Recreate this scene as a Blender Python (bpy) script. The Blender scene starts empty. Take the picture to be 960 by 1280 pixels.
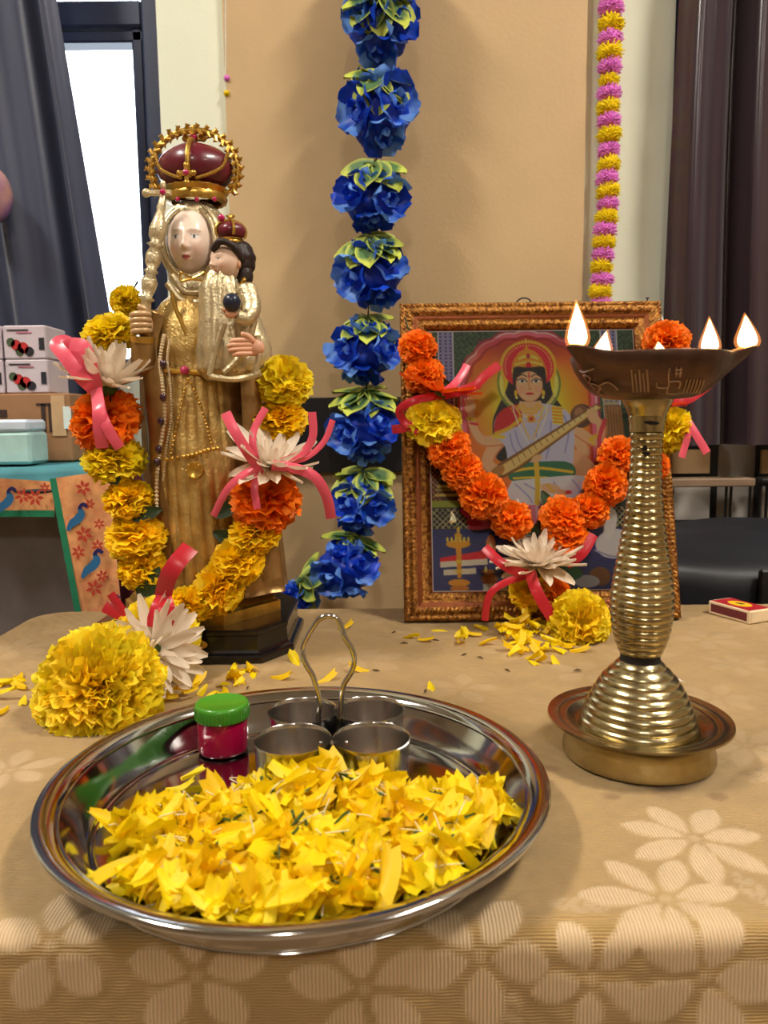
import bpy, math, random
import numpy as np
from mathutils import Vector, Matrix, Euler

random.seed(7)
rng = np.random.default_rng(11)
PI = math.pi
C = bpy.context.scene.collection
SC = bpy.context.scene

# ------------------------------------------------------------------ camera
T = 0.75                       # table-top height
CAMH = 0.243                   # lens height above the table
PITCH, ROLL, F = 0.120, 0.0113, 960.0
cam_d = bpy.data.cameras.new('camera')
cam = bpy.data.objects.new('camera', cam_d)
C.objects.link(cam)
cam_d.sensor_fit = 'VERTICAL'
cam_d.sensor_height = 32.0
cam_d.sensor_width = 24.0
cam_d.lens = 32.0 * F / 1280.0
cam_d.clip_start = 0.01
cam.location = (0, 0, T + CAMH)
cam.rotation_euler = (Euler((PI / 2 - PITCH, 0, 0)).to_matrix() @ Matrix.Rotation(-ROLL, 3, 'Z')).to_euler()
cam_d.dof.use_dof = True
cam_d.dof.focus_distance = 0.72
cam_d.dof.aperture_fstop = 11.0
SC.camera = cam

# ------------------------------------------------------------------ exposure
SC.view_settings.view_transform = 'Standard'
SC.view_settings.look = 'None'
SC.view_settings.exposure = 0.0
SC.view_settings.gamma = 1.0
SC.view_settings.use_curve_mapping = False
SC.cycles.use_denoising = True
SC.cycles.max_bounces = 8
SC.cycles.sample_clamp_indirect = 6.0
SC.cycles.caustics_reflective = False
SC.cycles.caustics_refractive = False

# ------------------------------------------------------------------ world: overcast daylight outside the windows
W = bpy.data.worlds.new('daylight')
SC.world = W
W.use_nodes = True
bg = W.node_tree.nodes['Background']
bg.inputs['Color'].default_value = (0.80, 0.90, 1.0, 1)
bg.inputs['Strength'].default_value = 9.0

def area(name, loc, target, sx, sy, power, col, portal=False):
    d = bpy.data.lights.new(name, 'AREA')
    d.shape = 'RECTANGLE'; d.size = sx; d.size_y = sy; d.energy = power; d.color = col
    o = bpy.data.objects.new(name, d); C.objects.link(o)
    o.location = loc
    o.rotation_euler = (Vector(target) - Vector(loc)).to_track_quat('-Z', 'Y').to_euler()
    if portal: d.cycles.is_portal = True
    return o

# the hall's ceiling fittings; the third is added as front fill (housings are built with the room)
LAMPS = [(-1.35, 0.22), (1.25, 0.15), (-0.1, -2.2), (2.2, -1.6)]
LPOW = [50, 52, 34, 16]
for (lx, ly), pw in zip(LAMPS, LPOW):
    area('ceiling_lamp_light', (lx, ly, 2.935), (lx, ly, 0), 0.22, 0.60, pw, (1.0, 0.93, 0.82))

# ------------------------------------------------------------------ projection helpers (camera model above)
def ray(px, py):
    X, Y = px - 480.0, py - 640.0
    cr, sr = math.cos(ROLL), math.sin(ROLL)
    X, Y = cr * X - sr * Y, sr * X + cr * Y
    a, b = X / F, -Y / F
    c, s = math.cos(PITCH), math.sin(PITCH)
    return Vector((a, c + b * s, -s + b * c))

def on_y(px, py, Y):
    r = ray(px, py); k = Y / r.y
    return Vector((r.x * k, Y, T + CAMH + r.z * k))

def on_z(px, py, z):
    r = ray(px, py); k = (z - T - CAMH) / r.z
    return Vector((r.x * k, r.y * k, z))

def rgb(r, g, b):
    return tuple((c / 255 / 12.92 if c / 255 <= 0.04045 else ((c / 255 + 0.055) / 1.055) ** 2.4) for c in (r, g, b))

def lin(a):
    a = np.asarray(a, float) / 255.0
    return np.where(a <= 0.04045, a / 12.92, ((a + 0.055) / 1.055) ** 2.4)

# ------------------------------------------------------------------ materials
def mat(name, col, rough=0.5, metal=0.0, var=0.12, vscale=30.0, bump=0.0, bscale=80.0, attr=None,
        coat=0.0, sheen=0.0, trans=0.0, emit=None, estr=0.0, bump2=None, col2=None, c2scale=20.0, spec=0.5, sss=0.0, alpha=1.0, ior=1.45):
    m = bpy.data.materials.new(name); m.use_nodes = True
    nt = m.node_tree; N = nt.nodes; L = nt.links
    b = N['Principled BSDF']
    b.inputs['Roughness'].default_value = rough
    b.inputs['Metallic'].default_value = metal
    b.inputs['Coat Weight'].default_value = coat
    b.inputs['Coat Roughness'].default_value = 0.08
    b.inputs['Sheen Weight'].default_value = sheen
    b.inputs['Transmission Weight'].default_value = trans
    b.inputs['Specular IOR Level'].default_value = spec
    b.inputs['IOR'].default_value = ior
    b.inputs['Alpha'].default_value = alpha
    if sss:
        b.inputs['Subsurface Weight'].default_value = sss
        b.inputs['Subsurface Radius'].default_value = (0.01, 0.006, 0.003)
        b.inputs['Subsurface Scale'].default_value = 0.3
    tc = N.new('ShaderNodeTexCoord')
    nz = N.new('ShaderNodeTexNoise'); nz.inputs['Scale'].default_value = vscale; nz.inputs['Detail'].default_value = 4
    L.new(tc.outputs['Object'], nz.inputs['Vector'])
    rp = N.new('ShaderNodeMapRange'); rp.inputs['To Min'].default_value = 1 - var; rp.inputs['To Max'].default_value = 1 + var
    rp.inputs['From Min'].default_value = 0.3; rp.inputs['From Max'].default_value = 0.7
    L.new(nz.outputs['Fac'], rp.inputs['Value'])
    mx = N.new('ShaderNodeVectorMath'); mx.operation = 'SCALE'
    if attr:
        at = N.new('ShaderNodeAttribute'); at.attribute_name = attr
        src = at.outputs['Color']
        if col is not None:
            mm = N.new('ShaderNodeVectorMath'); mm.operation = 'MULTIPLY'
            L.new(src, mm.inputs[0]); mm.inputs[1].default_value = col[:3]
            src = mm.outputs[0]
        L.new(src, mx.inputs[0])
    elif col2 is not None:
        n2 = N.new('ShaderNodeTexNoise'); n2.inputs['Scale'].default_value = c2scale; n2.inputs['Detail'].default_value = 5
        L.new(tc.outputs['Object'], n2.inputs['Vector'])
        cr = N.new('ShaderNodeValToRGB')
        cr.color_ramp.elements[0].position = 0.42; cr.color_ramp.elements[1].position = 0.62
        cr.color_ramp.elements[0].color = (*col, 1); cr.color_ramp.elements[1].color = (*col2, 1)
        L.new(n2.outputs['Fac'], cr.inputs['Fac'])
        L.new(cr.outputs['Color'], mx.inputs[0])
    else:
        mx.inputs[0].default_value = col[:3]
    L.new(rp.outputs[0], mx.inputs['Scale'])
    L.new(mx.outputs[0], b.inputs['Base Color'])
    if bump:
        n3 = N.new('ShaderNodeTexNoise'); n3.inputs['Scale'].default_value = bscale; n3.inputs['Detail'].default_value = 5
        L.new(tc.outputs['Object'], n3.inputs['Vector'])
        bp = N.new('ShaderNodeBump'); bp.inputs['Strength'].default_value = bump; bp.inputs['Distance'].default_value = 0.002
        L.new(n3.outputs['Fac'], bp.inputs['Height']); L.new(bp.outputs[0], b.inputs['Normal'])
    if emit:
        b.inputs['Emission Color'].default_value = (*emit, 1); b.inputs['Emission Strength'].default_value = estr
    return m

def leafy(m, amount=0.35):
    """thin petals and leaves let light through"""
    nt = m.node_tree; N = nt.nodes; L = nt.links
    out = N['Material Output']; b = N['Principled BSDF']
    src = b.inputs['Base Color'].links[0].from_socket
    tr = N.new('ShaderNodeBsdfTranslucent'); L.new(src, tr.inputs['Color'])
    mx = N.new('ShaderNodeMixShader'); mx.inputs[0].default_value = amount
    L.new(b.outputs[0], mx.inputs[1]); L.new(tr.outputs[0], mx.inputs[2]); L.new(mx.outputs[0], out.inputs['Surface'])
    return m

# ------------------------------------------------------------------ objects
def wloc(o):
    v = Vector((0, 0, 0))
    while o is not None:
        v += Vector(o.location); o = o.parent
    return v

def tag(o, label=None, cat=None, group=None, kind=None):
    if label: o['label'] = label
    if cat: o['category'] = cat
    if group: o['group'] = group
    if kind: o['kind'] = kind
    return o

def thing(name, label, cat, loc, group=None):
    o = bpy.data.objects.new(name, None); C.objects.link(o); o.location = loc
    o.empty_display_size = 0.02
    return tag(o, label, cat, group)

def meshdata(name, verts, faces, m, smooth=True, cols=None, fmat=None, uvs=None):
    me = bpy.data.meshes.new(name)
    me.from_pydata([tuple(v) for v in verts], [], [tuple(f) for f in faces])
    for mm in (m if isinstance(m, (list, tuple)) else [m]): me.materials.append(mm)
    if smooth: me.polygons.foreach_set('use_smooth', [True] * len(me.polygons))
    if fmat is not None: me.polygons.foreach_set('material_index', list(fmat))
    if cols is not None:
        a = me.attributes.new('Col', 'FLOAT_COLOR', 'POINT')
        c = np.ones((len(verts), 4), np.float32); c[:, :3] = np.asarray(cols)[:, :3]
        a.data.foreach_set('color', c.ravel())
    if uvs is not None:
        uvl = me.uv_layers.new(name='UVMap')
        vi = np.empty(len(me.loops), np.int32); me.loops.foreach_get('vertex_index', vi)
        uvl.data.foreach_set('uv', np.asarray(uvs, np.float32)[vi].ravel())
    me.update()
    return me

def link(name, me, parent=None, loc=None, rot=None, scale=None):
    o = bpy.data.objects.new(name, me); C.objects.link(o)
    if parent is not None: o.parent = parent
    if loc is not None: o.location = loc
    if rot is not None: o.rotation_euler = rot
    if scale is not None: o.scale = (scale,) * 3 if isinstance(scale, (int, float)) else scale
    return o

def sharp_angle(me, ang=0.6):
    try: me.set_sharp_from_angle(angle=ang)
    except Exception: pass

class MB:
    """collects shapes (world or local coordinates) and links them as ONE mesh"""
    def __init__(s): s.v = []; s.f = []; s.c = []
    def add(s, v, f, col=None):
        n = len(s.v); s.v += [Vector(p) for p in v]; s.f += [tuple(i + n for i in q) for q in f]
        s.c += [col or (1, 1, 1)] * len(v); return s
    def box(s, c, d, R=None, bev=0.0, col=None):
        x, y, z = d[0] / 2, d[1] / 2, d[2] / 2
        b = min(bev, x * .9, y * .9, z * .9)
        if b <= 0:
            v = [Vector((i * x, j * y, k * z)) for i in (-1, 1) for j in (-1, 1) for k in (-1, 1)]
            f = [(0, 1, 3, 2), (4, 6, 7, 5), (0, 4, 5, 1), (2, 3, 7, 6), (0, 2, 6, 4), (1, 5, 7, 3)]
        else:
            v = []; idx = {}
            for i in (-1, 1):
                for j in (-1, 1):
                    for k in (-1, 1):
                        idx[i, j, k, 0] = len(v); v.append(Vector((i * x, j * (y - b), k * (z - b))))
                        idx[i, j, k, 1] = len(v); v.append(Vector((i * (x - b), j * y, k * (z - b))))
                        idx[i, j, k, 2] = len(v); v.append(Vector((i * (x - b), j * (y - b), k * z)))
            f = []
            for sgn in (-1, 1):
                q = [(-1, -1), (1, -1), (1, 1), (-1, 1)]
                f.append([idx[sgn, a, c2, 0] for a, c2 in (q if sgn > 0 else q[::-1])])
                f.append([idx[a, sgn, c2, 1] for a, c2 in (q[::-1] if sgn > 0 else q)])
                f.append([idx[a, c2, sgn, 2] for a, c2 in (q if sgn > 0 else q[::-1])])
            for i in (-1, 1):
                for j in (-1, 1):
                    f.append((idx[i, j, -1, 0], idx[i, j, 1, 0], idx[i, j, 1, 1], idx[i, j, -1, 1]))
                    f.append((idx[i, -1, j, 0], idx[i, 1, j, 0], idx[i, 1, j, 2], idx[i, -1, j, 2]))
                    f.append((idx[-1, i, j, 1], idx[1, i, j, 1], idx[1, i, j, 2], idx[-1, i, j, 2]))
                    for k in (-1, 1):
                        f.append((idx[i, j, k, 0], idx[i, j, k, 1], idx[i, j, k, 2]))
        if R is not None: v = [R @ p for p in v]
        return s.add([p + Vector(c) for p in v], f, col)
    def lathe(s, prof, c=(0, 0, 0), n=48, cap0=False, cap1=False, R=None, col=None, dent=None):
        v = []; f = []
        for (r, z) in prof:
            for k in range(n):
                a = 2 * PI * k / n
                rr = r * (dent(a, r, z) if dent else 1)
                p = Vector((rr * math.cos(a), rr * math.sin(a), z))
                v.append((R @ p if R is not None else p) + Vector(c))
        for i in range(len(prof) - 1):
            for k in range(n):
                k2 = (k + 1) % n
                f.append((i * n + k, i * n + k2, (i + 1) * n + k2, (i + 1) * n + k))
        if cap0: f.append(tuple(range(n))[::-1])
        if cap1: f.append(tuple((len(prof) - 1) * n + k for k in range(n)))
        return s.add(v, f, col)
    def tube(s, pts, rad, n=10, closed=False, col=None, flat=1.0):
        pts = [Vector(p) for p in pts]; m = len(pts)
        rads = rad if isinstance(rad, (list, tuple)) else [rad] * m
        v = []; f = []
        up = None
        for i, p in enumerate(pts):
            if closed: t = pts[(i + 1) % m] - pts[i - 1]
            else: t = pts[min(i + 1, m - 1)] - pts[max(i - 1, 0)]
            t.normalize()
            if up is None:
                up = Vector((0, 0, 1)) if abs(t.z) < .9 else Vector((1, 0, 0))
            a = t.cross(up).normalized(); b = a.cross(t).normalized(); up = b
            for k in range(n):
                an = 2 * PI * k / n
                v.append(p + (a * math.cos(an) + b * math.sin(an) * flat) * rads[i])
        for i in range(m if closed else m - 1):
            j = (i + 1) % m
            for k in range(n):
                k2 = (k + 1) % n
                f.append((i * n + k, j * n + k, j * n + k2, i * n + k2))
        if not closed:
            f.append(tuple(range(n))); f.append(tuple((m - 1) * n + k for k in range(n))[::-1])
        return s.add(v, f, col)
    def ball(s, c, r, nu=20, nv=12, R=None, col=None, fn=None):
        r = (r, r, r) if isinstance(r, (int, float)) else r
        v = []; f = []
        for j in range(nv + 1):
            ph = PI * j / nv
            for k in range(nu):
                a = 2 * PI * k / nu
                d = Vector((math.sin(ph) * math.cos(a), math.sin(ph) * math.sin(a), math.cos(ph)))
                q = fn(d) if fn else 1.0
                p = Vector((d.x * r[0] * q, d.y * r[1] * q, d.z * r[2] * q))
                v.append((R @ p if R is not None else p) + Vector(c))
        for j in range(nv):
            for k in range(nu):
                k2 = (k + 1) % nu
                f.append((j * nu + k, (j + 1) * nu + k, (j + 1) * nu + k2, j * nu + k2))
        return s.add(v, f, col)
    def strip(s, pts, width, nrm, thick=0.0, col=None):
        """ribbon along pts; nrm = facing direction(s)"""
        pts = [Vector(p) for p in pts]; m = len(pts); v = []; f = []
        for i, p in enumerate(pts):
            t = (pts[min(i + 1, m - 1)] - pts[max(i - 1, 0)]).normalized()
            nn = Vector(nrm[i] if isinstance(nrm, list) else nrm)
            a = t.cross(nn)
            if a.length < 1e-6: a = t.cross(Vector((0.3, .2, 1)))
            a.normalize()
            n2 = a.cross(t).normalized()
            w = (width[i] if isinstance(width, list) else width) / 2
            for e in (-1, -.4, .4, 1): v.append(p + a * w * e + n2 * (thick * (1 - e * e)))
        for i in range(m - 1):
            for k in range(3): f.append((i * 4 + k, i * 4 + k + 1, i * 4 + 5 + k, i * 4 + 4 + k))
        return s.add(v, f, col)
    def obj(s, name, m, parent=None, smooth=True, cols=False, ang=0.7, origin=None, uvs=None):
        o0 = wloc(parent) if parent is not None else Vector(origin) if origin is not None else Vector((0, 0, 0))
        me = meshdata(name, [p - o0 for p in s.v], s.f, m, smooth, cols=s.c if cols else None, uvs=uvs)
        if smooth: sharp_angle(me, ang)
        return link(name, me, parent, loc=None if parent is not None else o0)

def spline(pts, n=8):
    pts = [Vector(p) for p in pts]; out = []
    for i in range(len(pts) - 1):
        p0 = pts[max(i - 1, 0)]; p1 = pts[i]; p2 = pts[i + 1]; p3 = pts[min(i + 2, len(pts) - 1)]
        for k in range(n):
            t = k / n
            out.append(0.5 * ((2 * p1) + (p2 - p0) * t + (2 * p0 - 5 * p1 + 4 * p2 - p3) * t * t + (3 * p1 - p0 - 3 * p2 + p3) * t ** 3))
    out.append(pts[-1]); return out

def interp(x, xs, ys): return float(np.interp(x, xs, ys))
# ================================================================== SETTING
YW = 1.45          # painted back wall
YC = 1.440         # face of the beige column
m_wall = mat('painted wall', rgb(232, 236, 214), 0.75, var=0.03, vscale=6, bump=0.15, bscale=220)
m_beige = mat('beige column', rgb(200, 170, 126), 0.62, var=0.10, vscale=3.5, bump=0.2, bscale=160)
m_room = mat('room paint', rgb(176, 156, 128), 0.8, var=0.04, vscale=4)
m_ceil = mat('ceiling paint', rgb(198, 190, 178), 0.85, var=0.03, vscale=4)
m_floor = mat('floor tiles', rgb(150, 128, 102), 0.35, var=0.12, vscale=2.5)
m_black = mat('black trim', rgb(24, 24, 28), 0.45, var=0.2)
m_frame = mat('window frame', rgb(52, 60, 84), 0.5, var=0.08)
m_greywall = mat('grey wall', rgb(205, 198, 190), 0.8, var=0.05, vscale=8)
m_pane = mat('frosted panel', rgb(226, 188, 140), 0.4, var=0.06)
m_steel_dark = mat('dark steel', rgb(48, 46, 46), 0.45, metal=0.6, var=0.1)

def wallbox(name, x0, x1, y0, y1, z0, z1, m):
    b = MB(); b.box(((x0 + x1) / 2, (y0 + y1) / 2, (z0 + z1) / 2), (x1 - x0, y1 - y0, z1 - z0))
    return tag(b.obj(name, m, smooth=False), kind='structure')

xl_open = on_y(203, 200, YW).x        # right jamb of the left window
xr_open = on_y(842, 100, YW).x        # left jamb of the right window
wallbox('floor', -3.2, 3.2, -4, 2.4, -0.1, 0, m_floor)
wallbox('ceiling', -3.2, 3.2, -4, 2.4, 3.0, 3.1, m_ceil)
wallbox('wall_left', -3.3, -3.2, -4, 1.6, 0, 3.0, m_room)
wallbox('wall_right', 3.2, 3.3, -4, 1.6, 0, 3.0, m_room)
wallbox('wall_front', -3.2, 3.2, -4.1, -4, 0, 3.0, m_room)
wb = wallbox('wall_back', xl_open, xr_open, YW, YW + 0.12, 0, 3.0, m_wall)
wallbox('wall_back_left', -3.2, -1.35, YW, YW + 0.12, 0, 3.0, m_wall)
wallbox('wall_back_right', 1.75, 3.2, YW, YW + 0.12, 0, 3.0, m_wall)
wallbox('wall_back_sill', -1.35, xl_open, YW, YW + 0.12, 0, 1.08, m_wall)
wallbox('wall_back_lintel', -1.35, xl_open, YW, YW + 0.12, 2.35, 3.0, m_wall)
wallbox('wall_back_panel', xr_open, 1.75, YW + 0.05, YW + 0.14, 0, 1.05, m_greywall)
wallbox('wall_back_header', xr_open, 1.75, YW, YW + 0.12, 2.35, 3.0, m_wall)
xa, xb = on_y(281, 100, YC).x, on_y(733, 100, YC).x
column = wallbox('wall_column', xa, xb, YC, YW - 0.0005, 0, 3.0, m_beige)
# black dado band round the column
z0, z1 = on_y(420, 590, YC).z, on_y(420, 497, YC).z
b = MB(); b.box(((xa + xb) / 2, YC - 0.008, (z0 + z1) / 2), (xb - xa + 0.004, 0.016, z1 - z0), bev=0.002)
tag(b.obj('trim_1', m_black, smooth=False), kind='structure')
b = MB(); b.box(((xa + xb) / 2, YC - 0.006, 0.06), (xb - xa, 0.012, 0.12), bev=0.002)
tag(b.obj('baseboard_back', m_black, smooth=False), kind='structure')

# window frames: left window with transom, right window behind the curtain
def window(name, x0, x1, z0, z1, zt, y, jw=0.045):
    b = MB()
    b.box((x0 + jw / 2, y, (z0 + z1) / 2), (jw, 0.07, z1 - z0), bev=0.004)
    b.box((x1 - jw / 2, y, (z0 + z1) / 2), (jw, 0.07, z1 - z0), bev=0.004)
    for z, h in ((z0 + jw / 2, jw), (z1 - jw / 2, jw), (zt, 0.045)):
        b.box(((x0 + x1) / 2, y, z), (x1 - x0 - 2 * jw, 0.06, h), bev=0.004)
    o = tag(b.obj(name, m_frame, smooth=False), kind='structure')
    g = MB(); g.box(((x0 + x1) / 2, y + 0.01, (z0 + zt) / 2), (x1 - x0 - 2 * jw, 0.004, zt - z0 - jw * .5))
    g.obj('pane', m_glass, o, smooth=False)
    g = MB(); g.box(((x0 + x1) / 2, y + 0.01, (z1 + zt) / 2), (x1 - x0 - 2 * jw, 0.004, z1 - zt - jw * .5))
    g.obj('pane', m_glass, o, smooth=False)
    # inner sash line
    s = MB()
    s.box((x1 - jw - 0.012, y - 0.005, (z0 + zt) / 2), (0.02, 0.035, zt - z0 - jw), bev=0.003)
    s.box(((x0 + x1) / 2, y - 0.005, zt - 0.035), (x1 - x0 - 2 * jw, 0.035, 0.02), bev=0.003)
    s.obj('sash', m_frame, o, smooth=False)
    return o

def glass_mat(name, tint=(1, 1, 1), ior=1.45, rough=0.0):
    m = bpy.data.materials.new(name); m.use_nodes = True
    nt = m.node_tree; N = nt.nodes; L = nt.links
    N.remove(N['Principled BSDF'])
    t = N.new('ShaderNodeBsdfTransparent'); t.inputs[0].default_value = (*tint, 1)
    g = N.new('ShaderNodeBsdfGlossy'); g.inputs['Roughness'].default_value = rough
    fr = N.new('ShaderNodeFresnel'); fr.inputs['IOR'].default_value = ior
    mx = N.new('ShaderNodeMixShader')
    L.new(fr.outputs[0], mx.inputs[0]); L.new(t.outputs[0], mx.inputs[1]); L.new(g.outputs[0], mx.inputs[2])
    L.new(mx.outputs[0], N['Material Output'].inputs['Surface'])
    return m
m_glass = glass_mat('window glass')

zt = on_y(150, 27, YW + 0.05).z
window('window_1', -1.35, xl_open, 1.08, 2.35, zt, YW + 0.05, jw=0.032)
window('window_2', xr_open, 1.75, 1.05, 2.35, 1.9, YW + 0.06)
area('daylight_portal', (-0.88, YW + 0.13, 1.63), (-0.88, 0, 1.63), 0.95, 1.4, 1, (1, 1, 1), portal=True)

# low panel under the right curtain: dark framed frosted panels
b = MB()
Yp = YW + 0.045
def pxbox(b, x0, y0, x1, y1, Y, d, bev=0.0):
    a = on_y(x0, y1, Y); c = on_y(x1, y0, Y)
    b.box(((a.x + c.x) / 2, Y + d / 2, (a.z + c.z) / 2), (abs(c.x - a.x), d, abs(c.z - a.z)), bev=bev)
for k, (x0, x1) in enumerate(((832, 899), (944, 1010))):
    b = MB(); pxbox(b, x0, 548, x1, 660, Yp - 0.012, 0.012)
    fr = tag(b.obj('trim_%d' % (k + 2), m_black, smooth=False), kind='structure')
    b = MB(); pxbox(b, x0 + 8, 562, x1 - 11, 592, Yp - 0.020, 0.008)
    b.obj('panel', m_pane, fr, smooth=False)
    b = MB(); pxbox(b, x0 + 8, 608, x1 - 11, 650, Yp - 0.020, 0.008)
    b.obj('panel', m_greywall, fr, smooth=False)

# ceiling fittings, the added fill's housing among them
m_lampbody = mat('lamp housing', rgb(235, 235, 230), 0.4)
m_tube = mat('lamp diffuser', rgb(250, 250, 245), 0.5, emit=(1.0, 0.9, 0.78), estr=6)
for i, (lx, ly) in enumerate(LAMPS):
    t = thing('ceiling_light', 'long white ceiling light fitting, ' + ['above the tray side', 'above the oil lamp side', 'added as front fill behind the viewer', 'behind the viewer to the right'][i], 'light', (lx, ly, 3.0), 'ceiling light fittings')
    b = MB(); b.box((lx, ly, 2.985), (0.32, 1.25, 0.03), bev=0.006); b.obj('housing', m_lampbody, t, smooth=False)
    for s in (-1, 1):
        b = MB(); b.tube([(lx + s * .15, ly - .58, 2.96), (lx + s * .15, ly + .58, 2.96)], 0.012); b.obj('tube', m_tube, t)

# ------------------------------------------------------------------ curtains
def curtain(name, label, fx, z_top, z_bot, y, nf, amp, m, n=220, nz=40, group='window curtains'):
    """fx(u, w) gives x for u across and w = 0 top .. 1 bottom"""
    v = []; f = []
    for j in range(nz + 1):
        w = j / nz; z = z_top + (z_bot - z_top) * w
        for i in range(n + 1):
            u = i / n
            ph = 2 * PI * nf * (u + 0.02 * math.sin(9 * u + 2) + 0.012 * math.sin(3 * w + 5 * u))
            yy = y + amp * (math.sin(ph) + 0.35 * math.sin(2.3 * ph + 1)) * (0.75 + 0.35 * math.sin(7 * u + w))
            v.append((fx(u, w) + 0.3 * amp * math.sin(ph * 1.0 + .6), yy, z))
    for j in range(nz):
        for i in range(n):
            a = j * (n + 1) + i
            f.append((a, a + 1, a + n + 2, a + n + 1))
    b = MB(); b.add(v, f)
    o = b.obj(name, m, origin=(v[0][0], y, z_bot), ang=3)
    return tag(o, label, 'curtain', group)

m_curtL = mat('slate satin', rgb(50, 57, 82), 0.42, var=0.12, vscale=8, sheen=0.3)
m_curtR = mat('plum satin', rgb(50, 33, 43), 0.27, var=0.12, vscale=6, sheen=0.2, spec=0.8)
YL = 1.36
def fxL(u, w):
    zz = 2.3 + (0.15 - 2.3) * w
    # inner edge slants away from the window towards the floor
    pyy = 524 - (zz - T - CAMH) * 960 / YL
    xe = on_y(interp(pyy, [-200, 40, 400, 560, 900], [70, 97, 141, 152, 160]), 300, YL).x
    return -1.55 + (xe + 1.55) * u
curtain('curtain', 'dark slate curtain drawn aside from the bright window', fxL, 2.3, 0.15, YL, 9, 0.024, m_curtL)
YR = 1.38
zb = on_y(900, 556, YR).z
def fxR(u, w):
    xe = on_y(interp(w, [0, .35, 1], [850, 846, 832]), 300, YR).x
    return xe + (1.85 - xe) * u
curtain('curtain', 'long plum satin curtain beside the pale wall with the pink and yellow garland', fxR, 2.3, zb, YR, 14, 0.026, m_curtR)

# ------------------------------------------------------------------ left background: side table, cloth, boxes
m_ply = mat('side table', rgb(96, 88, 86), 0.6)
ys0, ys1 = 1.06, 1.275
ztab = on_y(60, 583, ys0).z - 0.012
xt = on_y(128, 560, ys0).x
t = thing('side_table', 'dark grey side table behind the altar under a teal cloth', 'table', (xt - 0.4, 1.15, 0))
b = MB(); b.box((xt - 0.45, (ys0 + ys1) / 2, ztab - 0.015), (0.9, ys1 - ys0, 0.03), bev=0.004); b.obj('tabletop', m_ply, t, smooth=False)
b = MB(); b.box((xt - 0.47, ys0 + 0.05, ztab / 2 - 0.02), (0.84, 0.018, ztab - 0.05)); b.obj('front_panel', mat('grey laminate', rgb(112, 106, 106), 0.5), t, smooth=False)
for lx in (xt - 0.04, xt - 0.86):
    for ly in (ys0 + 0.08, ys1 - 0.03):
        b = MB(); b.box((lx, ly, ztab / 2 - 0.015), (0.035, 0.035, ztab - 0.03)); b.obj('leg', m_ply, t, smooth=False)

m_teal = mat('teal cloth', rgb(72, 138, 150), 0.75, var=0.12)
m_white_print = mat('white print', rgb(225, 238, 235), 0.8)
ct = thing('teal_cloth', 'teal cloth with a pale printed letter lying on the side table', 'cloth', (xt - 0.4, 1.15, ztab))
b = MB()
n = 60; v = []; f = []
prof = [(-0.035, -0.022), (-0.012, -0.012), (-0.006, 0.002), (0.0, 0.010), (0.06, 0.012), (ys1 - ys0, 0.012)]
for i in range(n + 1):
    x = xt - 0.9 + 0.905 * i / n
    for (dy, dz) in prof:
        v.append((x, ys0 + dy * (.4 if dy < 0 else 1), ztab + dz + 0.003 * math.sin(14 * x) * (1 if dy < 0 else .3)))
k = len(prof)
for i in range(n):
    for j in range(k - 1): f.append((i * k + j, (i + 1) * k + j, (i + 1) * k + j + 1, i * k + j + 1))
b.add(v, f); b.obj('sheet', m_teal, ct, ang=3)
# printed letter S lying on the cloth
sp = [on_z(x, y, ztab + 0.0145) for x, y in ((58, 556), (48, 553), (34, 555), (30, 561), (40, 566), (50, 570), (44, 577), (30, 578), (22, 575))]
b = MB(); b.strip(spline(sp, 6), 0.008, (0, 0, 1)); b.obj('printed_letter', m_white_print, ct)
b = MB(); b.tube([(xt - .9, ys0 - .014, ztab - 0.021), (xt, ys0 - .014, ztab - 0.021)], 0.004, n=6); b.obj('hem', mat('dark hem', rgb(34, 50, 56), .8), ct)

# brocade lengths with peacocks hanging from the side table
m_sari = mat('peach brocade', rgb(236, 172, 114), 0.6, var=0.18, vscale=45, col2=rgb(220, 146, 100), c2scale=60)
m_green = mat('green selvedge', rgb(28, 128, 92), 0.6)
m_maroon = mat('maroon silk', rgb(74, 20, 38), 0.45)
m_peacock = mat('peacock blue', rgb(42, 108, 160), 0.5)
m_navy = mat('peacock navy', rgb(34, 34, 96), 0.5)
m_redfl = mat('woven red flower', rgb(186, 62, 44), 0.6)

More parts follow.
